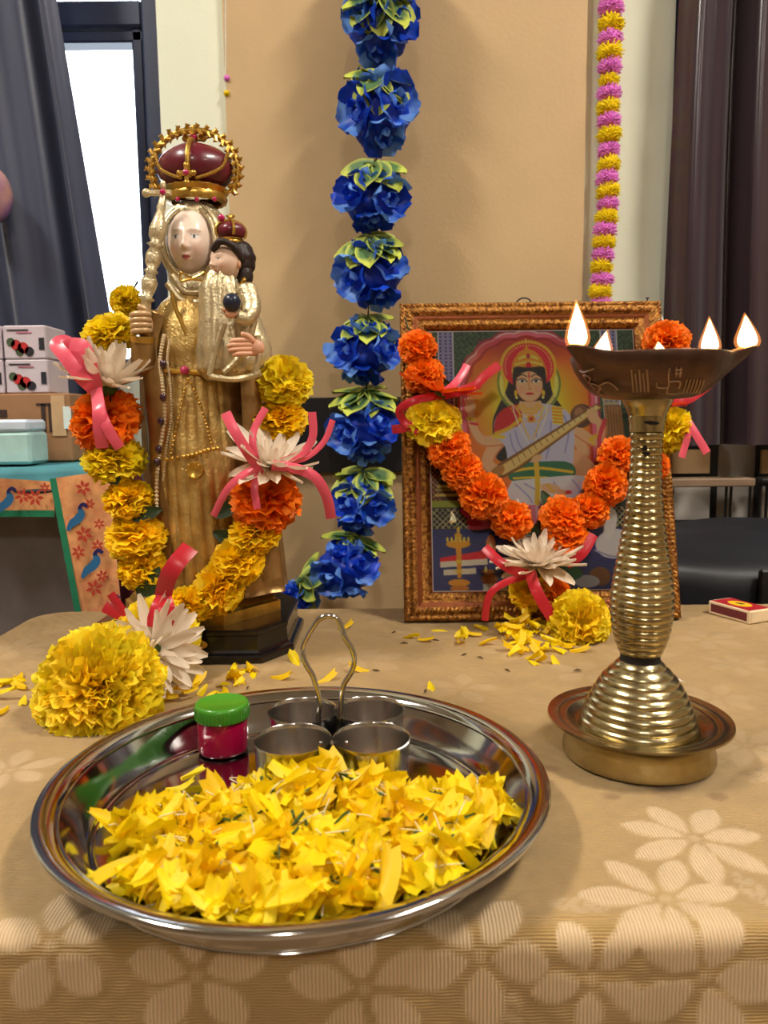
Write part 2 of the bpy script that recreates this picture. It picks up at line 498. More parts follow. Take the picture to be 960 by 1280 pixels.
def brocade(name, label, quad, n, y, birds, flowers, sel):
    """a hanging band; quad = four px corners (tl, tr, br, bl)"""
    root = thing(name, label, 'fabric', on_y(*quad[3], y))
    def P(u, w, d=0.0):
        a = Vector(quad[0]).lerp(Vector(quad[1]), u); c = Vector(quad[3]).lerp(Vector(quad[2]), u)
        p = a.lerp(c, w); return on_y(p.x, p.y, y - d - 0.004 * math.sin(5 * u + 2 * w))
    v = [P(i / n, j / n) for j in range(n + 1) for i in range(n + 1)]
    f = [(j * (n + 1) + i, j * (n + 1) + i + 1, (j + 1) * (n + 1) + i + 1, (j + 1) * (n + 1) + i) for j in range(n) for i in range(n)]
    MB().add(v, f).obj('cloth', m_sari, root, ang=3)
    for (u0, w0, u1, w1) in sel:
        k = 14
        MB().strip([P(u0 + (u1 - u0) * i / k, w0 + (w1 - w0) * i / k, 0.0012) for i in range(k + 1)], 0.009, (0, -1, 0)).obj('selvedge', m_green, root, ang=3)
    for (x, yy, s) in birds:
        bd = MB()
        pts = [on_y(x + dx * s, yy + dy * s, y - 0.0062) for dx, dy in ((-14, 24), (-8, 14), (0, 8), (5, 0), (3, -8), (8, -13), (13, -9))]
        q = spline(pts, 5); k = len(q)
        w = [interp(i / (k - 1), [0, .2, .45, .7, .85, 1], [.004, .012, .013, .005, .004, .002]) * s for i in range(k)]
        bd.strip(q, w, (0, -1, 0)); bo = bd.obj('woven_peacock', m_peacock, root, ang=3)
        hd = MB(); hd.strip(q[int(k * .62):], 0.0055 * s, (0, -1, 0)); hd.v = [p + Vector((0, -0.0005, 0)) for p in hd.v]
        hd.obj('neck', m_navy, bo, ang=3)
    for (x, yy, s) in flowers:
        bd = MB()
        for a in range(6):
            an = a * PI / 3 + x
            bd.strip([on_y(x + 2 * s * math.cos(an), yy + 2 * s * math.sin(an), y - 0.006), on_y(x + 6 * s * math.cos(an), yy + 6 * s * math.sin(an), y - .006), on_y(x + 10 * s * math.cos(an), yy + 10 * s * math.sin(an), y - .006)], [.002, .005 * s, .001], (0, -1, 0))
        bd.obj('woven_flower', m_redfl, root, ang=3)
    return root
brocade('brocade_border', 'peach brocade strip with peacocks hanging beside the marigold garland', ((66, 598), (136, 588), (152, 765), (98, 768)), 16, 1.035,
        [(97, 642, .9), (116, 700, .95), (139, 755, .8)], [(104, 610, 1), (105, 668, 1.1), (98, 690, .9), (118, 735, 1.1), (122, 682, .8), (128, 720, .8), (124, 655, .7), (112, 630, .7)], [(0, 0, 0, 1)])
brocade('brocade_border', 'peach brocade strip with a blue peacock lying across the left frame edge', ((-60, 594), (68, 602), (68, 642), (-60, 642)), 16, 1.040,
        [(8, 622, .9)], [(28, 620, 1), (44, 622, 1.1), (-20, 620, 1), (56, 610, .7)], [(0, 1, 1, 1)])
b = MB()
v = [on_y(136, 592, 1.048), on_y(172, 560, 1.048), on_y(196, 760, 1.048), on_y(152, 766, 1.048)]
vv = []; n = 10; f = []
for j in range(n + 1):
    for i in range(n + 1):
        p = v[0].lerp(v[1], i / n).lerp(v[3].lerp(v[2], i / n), j / n); p.y += 0.006 * math.sin(i * 1.3); vv.append(p)
f = [(j * (n + 1) + i, j * (n + 1) + i + 1, (j + 1) * (n + 1) + i + 1, (j + 1) * (n + 1) + i) for j in range(n) for i in range(n)]
tag(b.add(vv, f).obj('silk_drape', m_maroon, origin=v[3], ang=3), 'dark maroon silk drape hanging next to the peacock brocade', 'fabric')

# cartons on the side table
m_card = mat('brown cardboard', rgb(160, 118, 82), 0.8, var=0.08)
m_tape = mat('packing tape', rgb(205, 170, 130), 0.25)
m_ink = mat('dark print', rgb(60, 42, 36), 0.8)
m_boxw = mat('pale carton', rgb(206, 194, 204), 0.5, var=0.05)
m_boxb = mat('carton dark print', rgb(40, 42, 50), 0.5)
m_red = mat('carton red print', rgb(196, 50, 52), 0.5)
m_grn = mat('carton green print', rgb(72, 92, 66), 0.5)
def pxface(x0, x1, y0, y1, Y, d, name, label, m, group=None, cat='box'):
    a = on_y(x0, y1, Y); c = on_y(x1, y0, Y)
    root = thing(name, label, cat, ((a.x + c.x) / 2, Y + d / 2, a.z), group)
    b = MB(); b.box(((a.x + c.x) / 2, Y + d / 2, (a.z + c.z) / 2), (c.x - a.x, d, c.z - a.z), bev=0.002)
    b.obj('body', m, root, smooth=False); return root, a, c
ytop = 0.0
# carton resting on the cloth
zc = ztab + 0.0135
Yc_ = 1.17
def face_at(Y, x0, x1, z0, z1, d, name, label, m, group=None):
    a = on_y(x0, 500, Y).x; c = on_y(x1, 500, Y).x
    root = thing(name, label, 'box', ((a + c) / 2, Y + d / 2, z0), group)
    b = MB(); b.box(((a + c) / 2, Y + d / 2, (z0 + z1) / 2), (c - a, d, z1 - z0), bev=0.002)
    b.obj('body', m, root, smooth=False); return root, a, c
zc1 = on_y(30, 492, Yc_).z
card, a, c = face_at(Yc_, -70, 88, zc, zc1, 0.10, 'cardboard_box', 'brown cardboard box on the teal cloth under the pale cartons', m_card)
for q in ((53, 505, 56, 540), (62, 505, 65, 540), (45, 504, 66, 507), (0, 512, 8, 522)):
    b = MB(); pxbox(b, *q, Yc_ - 0.001, 0.0008); b.obj('printed_mark', m_ink, card, smooth=False)
b = MB(); pxbox(b, 66, 494, 80, 545, Yc_ - 0.0014, 0.001); b.obj('tape', m_tape, card, smooth=False)
b = MB(); pxbox(b, 80, 508, 88, 536, Yc_ - 0.0022, 0.001); b.obj('sticker', m_white_print, card, smooth=False)
def fruit_box(x0, x1, z0, z1, label):
    r, a, c = face_at(Yc_ + 0.005, x0, x1, z0, z1, 0.075, 'printed_carton', label, m_boxw, 'pale cartons on the cardboard box')
    w = c - a; h = z1 - z0; Y = Yc_ + 0.004
    for (u, q, rx, m) in ((.18, .5, .10, m_grn), (.30, .42, .12, m_red), (.46, .33, .13, m_red), (.60, .22, .11, m_boxb), (.38, .22, .10, m_grn)):
        b = MB(); b.lathe([(0.0001, 0), (rx * w, 0), (rx * w, 0.0006)], (a + u * w, Y + .0006, z0 + q * h), 16, R=Matrix.Rotation(PI / 2, 3, 'X'))
        b.obj('printed_fruit', m, r, smooth=False)
    b = MB(); b.box((a + .9 * w, Y + .0004, z0 + .45 * h), (.12 * w, .001, .35 * h)); b.obj('printed_mark', m_boxb, r, smooth=False); b = MB(); b.box((a + .35 * w, Y + .0004, z0 + .86 * h), (.5 * w, .001, .035 * h)); b.obj('printed_mark', m_boxb, r, smooth=False)
    b = MB(); b.box((a + .5 * w, Y + .0004, z0 + .78 * h), (.36 * w, .001, .03 * h)); b.obj('printed_line', mat('pink print', rgb(190, 110, 140), .5), r, smooth=False)
zm = on_y(30, 449, Yc_).z; zt2 = on_y(30, 406, Yc_).z
fruit_box(9, 62, zc1 + 0.0005, zm, 'pale carton with red fruit print, lower of the stack nearest the statue')
fruit_box(9, 62, zm + 0.0008, zt2, 'pale carton with red fruit print, topmost nearest the statue')
fruit_box(-48, 6, zc1 + 0.0005, zm, 'pale carton cut by the left frame edge, lower one')
fruit_box(-48, 6, zm + 0.0008, zt2, 'pale carton cut by the left frame edge, upper one')
# stack of wrapped bundles in front of the carton
m_wrapb = mat('pale blue wrap', rgb(200, 214, 232), 0.35); m_wrapg = mat('pale green wrap', rgb(178, 216, 214), 0.35)
Yb = 1.085
zA = zc; zB = on_y(20, 540, Yb).z; zC = on_y(20, 524, Yb).z
for (z0, z1, x1, m, lab) in ((zA, zB, 34, m_wrapg, 'pale green flat packet under the blue packet'), (zB, zC, 33, m_wrapb, 'pale blue flat packet resting on the green packet')):
    x0 = on_y(-60, 500, Yb).x; xx = on_y(x1, 500, Yb).x
    b = MB(); b.box(((x0 + xx) / 2, Yb + 0.03, (z0 + z1) / 2), (xx - x0, 0.06, z1 - z0 - 0.0006), bev=0.004)
    tag(b.obj('flat_packet', m, smooth=False, origin=((x0 + xx) / 2, Yb + 0.03, z0)), lab, 'packet', 'wrapped packets on the teal cloth')

# a balloon edge at the far left
bc = on_y(-14, 243, 1.30)
bl = thing('balloon', 'pinkish purple balloon at the left edge in front of the curtain', 'balloon', bc - Vector((0, 0, .05)))
b = MB(); b.ball(bc, (0.036, 0.036, 0.046), 28, 18); b.obj('skin', mat('balloon rubber', rgb(150, 110, 160), 0.25, col2=rgb(220, 170, 150), c2scale=12), bl)
b = MB(); b.lathe([(0.002, 0.0), (0.006, -0.008), (0.003, -0.009)], bc - Vector((0, 0, .045)), 12); b.obj('neck', mat('balloon neck', rgb(150, 90, 150), .3), bl)
b = MB(); b.tube(spline([bc - Vector((0, 0, .05)), bc + Vector((-.01, .02, -.2)), bc + Vector((-.02, .04, -.32))]), .0008, n=6); b.obj('string', m_white_print, bl)

# ------------------------------------------------------------------ right background: black covered case, shelf, stool
m_case = mat('black cover', rgb(30, 31, 38), 0.5, var=0.2, vscale=12, bump=0.4, bscale=25)
yk0, yk1 = 1.06, 1.34
zk = on_y(900, 648, yk1).z
k0 = on_y(790, 700, yk0).x
cs = thing('covered_case', 'large black cloth covered case behind the matchbox', 'case', (k0 + .3, 1.2, 0))
v = []; f = []; nx, ny = 40, 30
for j in range(ny + 1):
    for i in range(nx + 1):
        u = i / nx; w = j / ny
        d = w * (yk1 - yk0 + 0.3)
        x = k0 + 0.7 * u
        sag = 0.006 * math.sin(9 * u + 3 * w) + 0.004 * math.sin(23 * u)
        if d < 0.3: y, z = yk0 - 0.004 + 0.006 * math.sin(16 * u) * (1 - d / .3), zk - 0.035 - (0.3 - d) + sag
        else: y, z = yk0 + (d - 0.3), zk - 0.035 * max(0, 1 - (d - .3) / .16) ** 1.6 + sag * .6
        v.append((x, y, z))
f = [(j * (nx + 1) + i, j * (nx + 1) + i + 1, (j + 1) * (nx + 1) + i + 1, (j + 1) * (nx + 1) + i) for j in range(ny) for i in range(nx)]
MB().add(v, f).obj('cover', m_case, cs, ang=1.0)
b = MB(); b.box((k0 + .35, (yk0 + yk1) / 2 + .01, (zk - .06) / 2), (.68, yk1 - yk0 - .03, zk - .06), bev=.01); b.obj('body', m_black, cs, smooth=False)
pw = on_y(948, 728, yk0 - .005)
b = MB(); b.box((pw.x + .012, yk0 - 0.012, pw.z - .03), (0.03, 0.01, 0.10), bev=.003); b.box((pw.x, yk0 - .018, pw.z), (.004, .004, .004)); b.obj('side_latch', m_steel_dark, cs, smooth=False)

zs1 = on_y(900, 597, 1.40).z; zs0 = on_y(900, 607, 1.40).z
xs0, xs1 = on_y(800, 600, 1.39).x, on_y(940, 600, 1.39).x
b = MB(); b.box(((xs0 + xs1) / 2, 1.40, (zs0 + zs1) / 2), (xs1 - xs0, 0.05, zs1 - zs0), bev=.002)
sh = thing('bench', 'narrow wooden bench top seen right of the oil lamp', 'bench', ((xs0 + xs1) / 2, 1.40, 0))
b.obj('top', mat('brown wood', rgb(134, 110, 88), .5, var=.15, vscale=14), sh, smooth=False)
m_rod = mat('black rod', rgb(26, 24, 24), .4, metal=.3)
for x in (908, 914, 938):
    p = on_y(x, 610, 1.40); b = MB(); b.tube([(p.x, 1.40, zs0), (p.x, 1.40, 0)], 0.0028, n=8); b.obj('leg', m_rod, sh)
for x in (812,):
    p = on_y(x, 610, 1.40); b = MB(); b.tube([(p.x, 1.40, zs0), (p.x, 1.40, 0)], 0.0028, n=8); b.obj('leg', m_rod, sh)
b = MB(); p = on_y(837, 614, 1.39); b.box(p, (.012, .02, .016), bev=.003); b.obj('bracket', m_rod, sh, smooth=False)
xs = on_y(951, 600, 1.40).x
sl = thing('metal_stool', 'dark metal stool cut off by the right frame edge', 'stool', (xs + .12, 1.40, 0))
zz = on_y(951, 602, 1.40).z
b = MB(); b.box((xs + .12, 1.40, zz + .003), (.26, .05, .008), bev=.002); b.obj('seat', m_steel_dark, sl, smooth=False)
for dx in (0, .012, .23, .24):
    b = MB(); b.tube([(xs + dx, 1.40, zz), (xs + dx, 1.40, 0)], 0.0028, n=8); b.obj('leg', m_rod, sl)
# ================================================================== TABLE AND CLOTH
yf = on_z(500, 1152, T).y
yb = on_z(480, 761, T).y
xl = -0.395; xl = on_z(48, 768, T).x + 0.004
xr = 0.80
t = thing('altar_table', 'table under the patterned tan brocade cloth', 'table', ((xl + xr) / 2, (yf + yb) / 2, 0))
m_wood = mat('table wood', rgb(110, 74, 46), .5, var=.2, vscale=9)
b = MB(); b.box(((xl + xr) / 2, (yf + yb) / 2, T - 0.0215), (xr - xl - .026, yb - yf - .026, 0.035), bev=.004); b.obj('tabletop', m_wood, t, smooth=False)
for lx in (xl + .08, xr - .08):
    for ly in (yf + .08, yb - .08):
        b = MB(); b.box((lx, ly, (T - .04) / 2), (.045, .045, T - .04), bev=.004); b.obj('leg', m_wood, t, smooth=False)

# -------- cloth: pattern field (woven flowers) over flat cloth coordinates
def petal_field(S, Q, cx, cy, ang, length, width, r0=0.006):
    dx = S - cx; dy = Q - cy
    a = dx * math.cos(ang) + dy * math.sin(ang) - r0; c = -dx * math.sin(ang) + dy * math.cos(ang)
    u = np.clip(a / length, 0, 1)
    w = width * np.clip(np.sin(PI * u ** 1.15), 0, 1) ** .62 * .5
    return np.where((a > 0) & (a < length), np.clip((w - np.abs(c)) / 0.0016, 0, 1), 0)

def flat(px, py):
    """cloth coordinates of an image point: on the top, or on the hanging front"""
    p = on_z(px, py, T)
    if p.y >= yf: return p.x, p.y
    q = on_y(px, py, yf - 0.012)
    return q.x, yf - (T - q.z) + 0.004

ds = 0.0021
s0, s1 = xl - 0.26, 0.66
q0, q1 = yf - 0.24, yb + 0.16
ns, nq = int((s1 - s0) / ds), int((q1 - q0) / ds)
S, Q = np.meshgrid(np.linspace(s0, s1, ns), np.linspace(q0, q1, nq))
pat = np.zeros_like(S); pat2 = np.zeros_like(S)
r2 = random.Random(5)
flowers = [(832, 1126, .040, 7, .25), (868, 1050, .042, 7, .9), (600, 1222, .036, 5, 2.3), (880, 1250, .042, 5, 1.2), (60, 1212, .036, 5, .4), (455, 1262, .034, 5, 1.7), (245, 1246, .034, 5, .3), (740, 1250, .03, 5, .8)]
cent = [(*flat(x, y), R, k, a) for x, y, R, k, a in flowers]
gx = s0
while gx < s1:
    gy = q0
    while gy < q1:
        x = gx + r2.uniform(-.03, .03); y = gy + r2.uniform(-.03, .03)
        if all((x - c[0]) ** 2 + (y - c[1]) ** 2 > .0076 for c in cent): cent.append((x, y, r2.uniform(.031, .040), r2.choice((5, 6, 7)), r2.uniform(0, 6)))
        gy += .045
    gx += .045
for (cx, cy, R, k, a0) in cent:
    m_ = (np.abs(S - cx) < R + .02) & (np.abs(Q - cy) < R + .02)
    if not m_.any(): continue
    ss, qq = S[m_], Q[m_]; acc = np.zeros_like(ss)
    for i in range(k):
        an = a0 + 2 * PI * i / k + r2.uniform(-.12, .12)
        acc = np.maximum(acc, petal_field(ss, qq, cx, cy, an, R * r2.uniform(.78, 1.0), R * min(r2.uniform(.50, .66), 3.0 / k), .005))
    d = np.hypot(ss - cx, qq - cy); acc = np.maximum(acc, .6 * np.clip((.004 - d) / .0016, 0, 1))
    pat[m_] = np.maximum(pat[m_], acc)
# leaves between the flowers
for i in range(110):
    cx, cy = r2.uniform(s0, s1), r2.uniform(q0, q1); an = r2.uniform(0, 6.3)
    m_ = (np.abs(S - cx) < .06) & (np.abs(Q - cy) < .06)
    if not m_.any(): continue
    pf = petal_field(S[m_], Q[m_], cx, cy, an, .034, .015, 0.0)
    a = (S[m_] - cx) * math.cos(an) + (Q[m_] - cy) * math.sin(an); c = -(S[m_] - cx) * math.sin(an) + (Q[m_] - cy) * math.cos(an)
    vein = (np.abs(np.sin((np.abs(c) * .8 - a) / .0028)) > .35) * 1.0
    pat2[m_] = np.maximum(pat2[m_], pf * vein * (1 - pat[m_]))
nz_ = np.sin(S * 61 + 3 * np.sin(Q * 37)) * np.sin(Q * 53 + 2 * np.sin(S * 29))
base = np.array(lin((180, 144, 84))); light = np.array(lin((226, 196, 156)))
band = np.interp(Q, [yf + .10, yf + .24], [1.0, .22])      # weave sheen at low angles put into the colour: flowers fade further in
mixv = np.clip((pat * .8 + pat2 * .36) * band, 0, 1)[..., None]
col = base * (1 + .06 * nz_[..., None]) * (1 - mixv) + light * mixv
# oil stains around the lamp and a warm wax smear
for (px, py, r, k) in ((765, 997, .007, .55), (834, 992, .012, .35), (897, 997, .0075, .6), (930, 968, .006, .35), (950, 966, .004, .35), (690, 962, .008, .4), (940, 972, .003, .5)):
    c = on_z(px, py, T)
    d = np.hypot((S - c.x), (Q - c.y) * 1.25) + .0015 * np.sin(S * 900) * np.sin(Q * 1100)
    w = np.clip((r - d) / .003, 0, 1)[..., None] * k
    col = col * (1 - w) + col * np.array((.42, .26, .14)) * w
# shape: flat on the table, rounded over the edges, falling in soft folds
cr = 0.035; rho = 0.010
hx, hy = (xr - xl) / 2, (yb - yf) / 2; mxx, myy = (xl + xr) / 2, (yf + yb) / 2
ax = np.abs(S - mxx) - (hx - cr); ay = np.abs(Q - myy) - (hy - cr)
ox, oy = np.maximum(ax, 0), np.maximum(ay, 0); ln = np.hypot(ox, oy)
dist = ln - cr
inside = dist <= 0
dd = np.maximum(dist, 0)
nx_ = np.where(ln > 1e-9, ox / np.maximum(ln, 1e-9), 0) * np.sign(S - mxx)
ny_ = np.where(ln > 1e-9, oy / np.maximum(ln, 1e-9), 0) * np.sign(Q - myy)
arc = np.minimum(dd, rho * PI / 2)
out = rho * np.sin(arc / rho); drop = rho * (1 - np.cos(arc / rho)) + np.maximum(dd - rho * PI / 2, 0)
wave = .006 * np.sin(S * 19 + 1) * np.clip(drop / .15, 0, 1) + .004 * np.sin(Q * 23) * np.clip(drop / .15, 0, 1)
PX = S - nx_ * dd + nx_ * (out + np.abs(wave)); PY = Q - ny_ * dd + ny_ * (out + np.abs(wave))
relief = .0007 * pat + .0004 * pat2 + .0006 * (np.sin(S * 21 + 2 * np.sin(Q * 9)) * np.sin(Q * 17 + S * 8)) + .0007 * np.abs(np.sin(S * 210 + Q * 120 + 1.5 * np.sin(Q * 60))) * np.abs(np.sin(Q * 190 - S * 90 + 1.5 * np.sin(S * 70))) * (1 - pat)
PZ = T - drop + np.where(inside, relief, 0) + .0004
PX = PX + np.where(inside, 0, nx_ * relief); PY = PY + np.where(inside, 0, ny_ * relief)
verts = np.stack([PX, PY, PZ], -1).reshape(-1, 3)
I = np.arange(nq * ns).reshape(nq, ns)
quads = np.stack([I[:-1, :-1], I[:-1, 1:], I[1:, 1:], I[1:, :-1]], -1).reshape(-1, 4)

def fastmesh(name, verts, quads, m, cols=None, uvs=None):
    me = bpy.data.meshes.new(name)
    me.vertices.add(len(verts)); me.vertices.foreach_set('co', np.asarray(verts, np.float32).ravel())
    me.loops.add(quads.size); me.loops.foreach_set('vertex_index', quads.astype(np.int32).ravel())
    me.polygons.add(len(quads)); me.polygons.foreach_set('loop_start', np.arange(0, quads.size, 4, dtype=np.int32))
    me.update(calc_edges=True)
    me.polygons.foreach_set('use_smooth', np.ones(len(quads), bool))
    if cols is not None:
        a = me.attributes.new('Col', 'FLOAT_COLOR', 'POINT'); c = np.ones((len(verts), 4), np.float32); c[:, :3] = cols.reshape(-1, 3)
        a.data.foreach_set('color', c.ravel())
    if uvs is not None:
        u = me.uv_layers.new(name='UVMap'); u.data.foreach_set('uv', uvs.reshape(-1, 2)[quads.ravel()].astype(np.float32).ravel())
    me.materials.append(m); me.validate(); me.update()
    return me

m_cloth = mat('tan brocade', None, 0.55, var=.05, vscale=40, attr='Col', sheen=0.25)
nt = m_cloth.node_tree; N = nt.nodes; L = nt.links; bs = N['Principled BSDF']
uvn = N.new('ShaderNodeUVMap')
w1 = N.new('ShaderNodeTexWave'); w1.bands_direction = 'Y'; w1.inputs['Scale'].default_value = 200; w1.inputs['Distortion'].default_value = 1.2; w1.inputs['Detail Scale'].default_value = 3
w2 = N.new('ShaderNodeTexWave'); w2.bands_direction = 'X'; w2.inputs['Scale'].default_value = 170; w2.inputs['Distortion'].default_value = 1.2
L.new(uvn.outputs[0], w1.inputs['Vector']); L.new(uvn.outputs[0], w2.inputs['Vector'])
pa = N.new('ShaderNodeAttribute'); pa.attribute_name = 'pat'
ad = N.new('ShaderNodeMix'); L.new(pa.outputs['Fac'], ad.inputs[0]); L.new(w1.outputs['Fac'], ad.inputs[2]); L.new(w2.outputs['Fac'], ad.inputs[3])
bp = N.new('ShaderNodeBump'); bp.inputs['Strength'].default_value = .6; bp.inputs['Distance'].default_value = .0009
L.new(ad.outputs[0], bp.inputs['Height']); L.new(bp.outputs[0], bs.inputs['Normal'])
# thread colour: darker gaps between the weft threads
old = bs.inputs['Base Color'].links[0].from_socket
mr = N.new('ShaderNodeMapRange'); mr.inputs['To Min'].default_value = .68; mr.inputs['To Max'].default_value = 1.12
L.new(ad.outputs[0], mr.inputs['Value'])
vs = N.new('ShaderNodeVectorMath'); vs.operation = 'SCALE'; L.new(old, vs.inputs[0]); L.new(mr.outputs[0], vs.inputs['Scale']); L.new(vs.outputs[0], bs.inputs['Base Color'])
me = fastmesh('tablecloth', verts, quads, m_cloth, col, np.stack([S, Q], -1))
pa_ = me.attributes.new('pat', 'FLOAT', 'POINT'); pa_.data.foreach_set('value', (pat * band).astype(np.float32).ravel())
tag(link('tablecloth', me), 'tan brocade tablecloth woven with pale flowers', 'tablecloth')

# ================================================================== STEEL PLATE
m_steel = mat('polished steel', (0.56, 0.555, 0.55), 0.10, metal=1.0, var=.05, vscale=14, bump=.04, bscale=60)
m_steel2 = mat('brushed steel', (0.60, 0.58, 0.55), 0.20, metal=1.0, var=.06, vscale=20, bump=.05, bscale=90)
PC = Vector((-0.0533, 0.4466, T + 0.0020)); PR = 0.15
pl = thing('steel_plate', 'large round polished steel tray heaped with yellow petals', 'plate', PC)
b = MB()
prof = [(0.0001, 0.0040), (.06, .0040), (.117, .0040), (.121, .0046), (.127, .010), (.134, .0195), (.1385, .0255), (.143, .0282), (.147, .0290), (.1495, .0284), (.1502, .0265), (.149, .0250), (.1465, .0248), (.1435, .0235), (.138, .0190), (.130, .0075), (.124, .0012), (.119, .0), (.06, .0), (0.0001, 0.0)]
# smooth the profile
pp = [Vector((r, 0, z)) for r, z in prof]
sp = spline(pp, 3)
b.lathe([(max(p.x, .0001), p.z) for p in sp], PC, 128)
b.obj('dish', m_steel, pl, ang=2)
b = MB(); b.tube([PC + Vector((.1195 * math.cos(a), .1195 * math.sin(a), .0044)) for a in np.linspace(0, 2 * PI, 96)[:-1]], .0010, n=8, closed=True); b.obj('pressed_ring', m_steel, pl)
b = MB(); b.tube([PC + Vector((.1365 * math.cos(a), .1365 * math.sin(a), .0232)) for a in np.linspace(0, 2 * PI, 96)[:-1]], .0010, n=8, closed=True); b.obj('pressed_ring', m_steel, pl)
ZF = T + 0.0062      # plate floor

# ================================================================== FOUR-BOWL HOLDER
ZR = T + .0375
bp_ = [on_z(369, 921, ZR), on_z(466, 915, ZR), on_z(366, 890, ZR), on_z(451, 882, ZR)]
R_b = .0250
cx = (bp_[0].x + bp_[1].x) / 2 - 0.001; cy = (bp_[0].y + bp_[2].y) / 2
cen = [Vector((cx - R_b - .0006, cy - R_b, ZF)), Vector((cx + R_b + .0006, cy - R_b + .001, ZF)), Vector((cx - R_b + .001, cy + R_b - .0005, ZF)), Vector((cx + R_b - .002, cy + R_b + .0005, ZF))]
hold = thing('bowl_holder', 'steel holder of four small bowls with a wavy wire handle on the tray', 'bowls', Vector((cx, cy, ZF)))
hb = ZR - ZF
bm_ = None
m_turm = mat('turmeric paste', rgb(196, 120, 24), .7, var=.2, vscale=200, bump=.5, bscale=300)
m_verm = mat('vermilion powder', rgb(110, 34, 20), .85, var=.2, vscale=200, bump=.5, bscale=300)
for i, c in enumerate(cen):
    b = MB()
    prof = [(.0001, .0004), (.020, .0004), (.0225, .002), (.0238, .006), (.0247, hb - .002), (.0252, hb), (.0250, hb + .0006), (.0246, hb + .0002), (.0241, hb - .003), (.0231, .0075), (.0215, .0028), (.019, .0016), (.0001, .0016)]
    b.lathe(prof, c, 56); bo = b.obj('bowl', m_steel2, hold, ang=.9)
    b = MB(); b.lathe([(.0001, .0068), (.01, .0066), (.0185, .0045), (.0205, .0030), (.0001, .0019)], c, 32); b.obj('powder', m_turm if i in (1, 0) else m_verm, bo, ang=3)
    for a in (PI / 4 + i * PI / 2,):
        q = Vector((cx, cy, ZF + .02)) - c; q.z = 0; q.normalize()
        b = MB(); b.ball(c + q * .0235 + Vector((0, 0, .021)), .0016, 10, 6); b.obj('rivet', m_steel, bo)
hz = [(398, 893), (400, 880), (396, 862), (391, 845), (381, 827), (378, 810), (384, 796), (391, 784), (399, 774), (411, 769.5), (421, 774), (427, 784), (431, 797), (440, 812), (443, 826), (438, 842), (430, 855), (427, 870), (426, 888), (424, 905)]
yh = cy
b = MB(); b.tube(spline([on_y(x, y, yh) for x, y in [(399, 915)] + hz + [(424, 915)]], 5), .0019, n=10); b.obj('handle', m_steel, hold)
b = MB(); b.box((cx, cy, ZF + .012), (.014, .012, .018), bev=.002); b.obj('centre_post', m_steel2, hold, smooth=False)

# ================================================================== RED JAR
jb = on_z(278, 940, ZF + 0.0005)
RJ = 35.0 / 960 * (jb.y + .002)
JC = Vector((jb.x, jb.y + .004, ZF + .0005))
ztop = on_y(278, 877, JC.y).z
hj = ztop - JC.z
jar = thing('powder_jar', 'small magenta plastic jar with a green screw lid on the tray', 'jar', JC)
m_mag = mat('magenta plastic', rgb(190, 10, 70), .18, var=.06, coat=.5, trans=.35, ior=1.3)
m_lid = mat('green plastic', rgb(66, 140, 34), .32, var=.06, coat=.2)
b = MB(); b.lathe([(.0001, 0), (RJ * .86, 0), (RJ * .92, .0012), (RJ * .93, .003), (RJ * .92, hj * .60), (RJ * .88, hj * .66), (RJ * .88, hj * .72), (.0001, hj * .72)], JC, 48); b.obj('jar_body', m_mag, jar, ang=.9)
b = MB(); b.lathe([(.0001, .0025), (RJ * .84, .0025), (RJ * .85, hj * .5), (RJ * .5, hj * .56), (.0001, hj * .54)], JC, 40); b.obj('powder', mat('crimson powder', rgb(150, 8, 50), .9), jar)
b = MB(); b.lathe([(RJ * .93, hj * .70), (RJ * .99, hj * .70), (RJ * 1.0, hj * .73), (RJ * 1.0, hj * .94), (RJ * .96, hj * .99), (RJ * .90, hj), (RJ * .86, hj * .985), (.0001, hj * .985)], JC, 64); lid = b.obj('lid', m_lid, jar, ang=.9)
b = MB()
for k in range(48):
    a = 2 * PI * k / 48
    b.tube([JC + Vector((RJ * math.cos(a), RJ * math.sin(a), hj * .735)), JC + Vector((RJ * math.cos(a), RJ * math.sin(a), hj * .93))], .0005, n=5)
b.obj('grip_ridges', m_lid, lid)

# ================================================================== BRASS OIL LAMP
m_brass = mat('aged brass', rgb(188, 174, 134), .24, metal=1.0, var=.14, vscale=40, bump=.12, bscale=180, col2=rgb(162, 144, 102), c2scale=22)
m_brassd = mat('sooty bronze', rgb(92, 68, 56), .42, metal=.85, var=.25, vscale=60, bump=.25, bscale=160)
m_soot = mat('soot', rgb(26, 20, 18), .8, var=.2)
foot = on_z(797, 987, T)
YLp = foot.y / .9
LC = Vector((on_y(797, 930, YLp).x, YLp, T + .0018))
px_m = F / YLp
def zl(py): return on_y(800, py, YLp).z - LC.z
def rl(hw): return hw / px_m * 1.0
lamp = thing('oil_lamp', 'tall ringed brass oil lamp burning five flames', 'oil lamp', LC)
rim_z = .0272
Rf, Rr = rl(96), rl(116)
b = MB()
prof = [(.0001, .004), (Rf * .9, .003), (Rf * .97, .0), (Rf, .0008), (Rf * 1.0, .004), (Rf * .965, .012), (Rf * .985, .019), (Rf * 1.08, .0235), (Rr * .97, rim_z - .0022), (Rr, rim_z - .0008), (Rr * .995, rim_z + .0006), (Rr * .96, rim_z + .0002), (Rr * .90, rim_z - .0010), (Rr * .88, rim_z - .0006), (Rr * .86, rim_z - .0014), (Rr * .80, rim_z - .0022), (Rr * .78, rim_z - .0018), (Rr * .76, rim_z - .0028), (Rr * .66, rim_z - .006), (.0001, rim_z - .006)]
b.lathe(prof, LC, 96); b.obj('tray', m_brass, lamp, ang=.8)
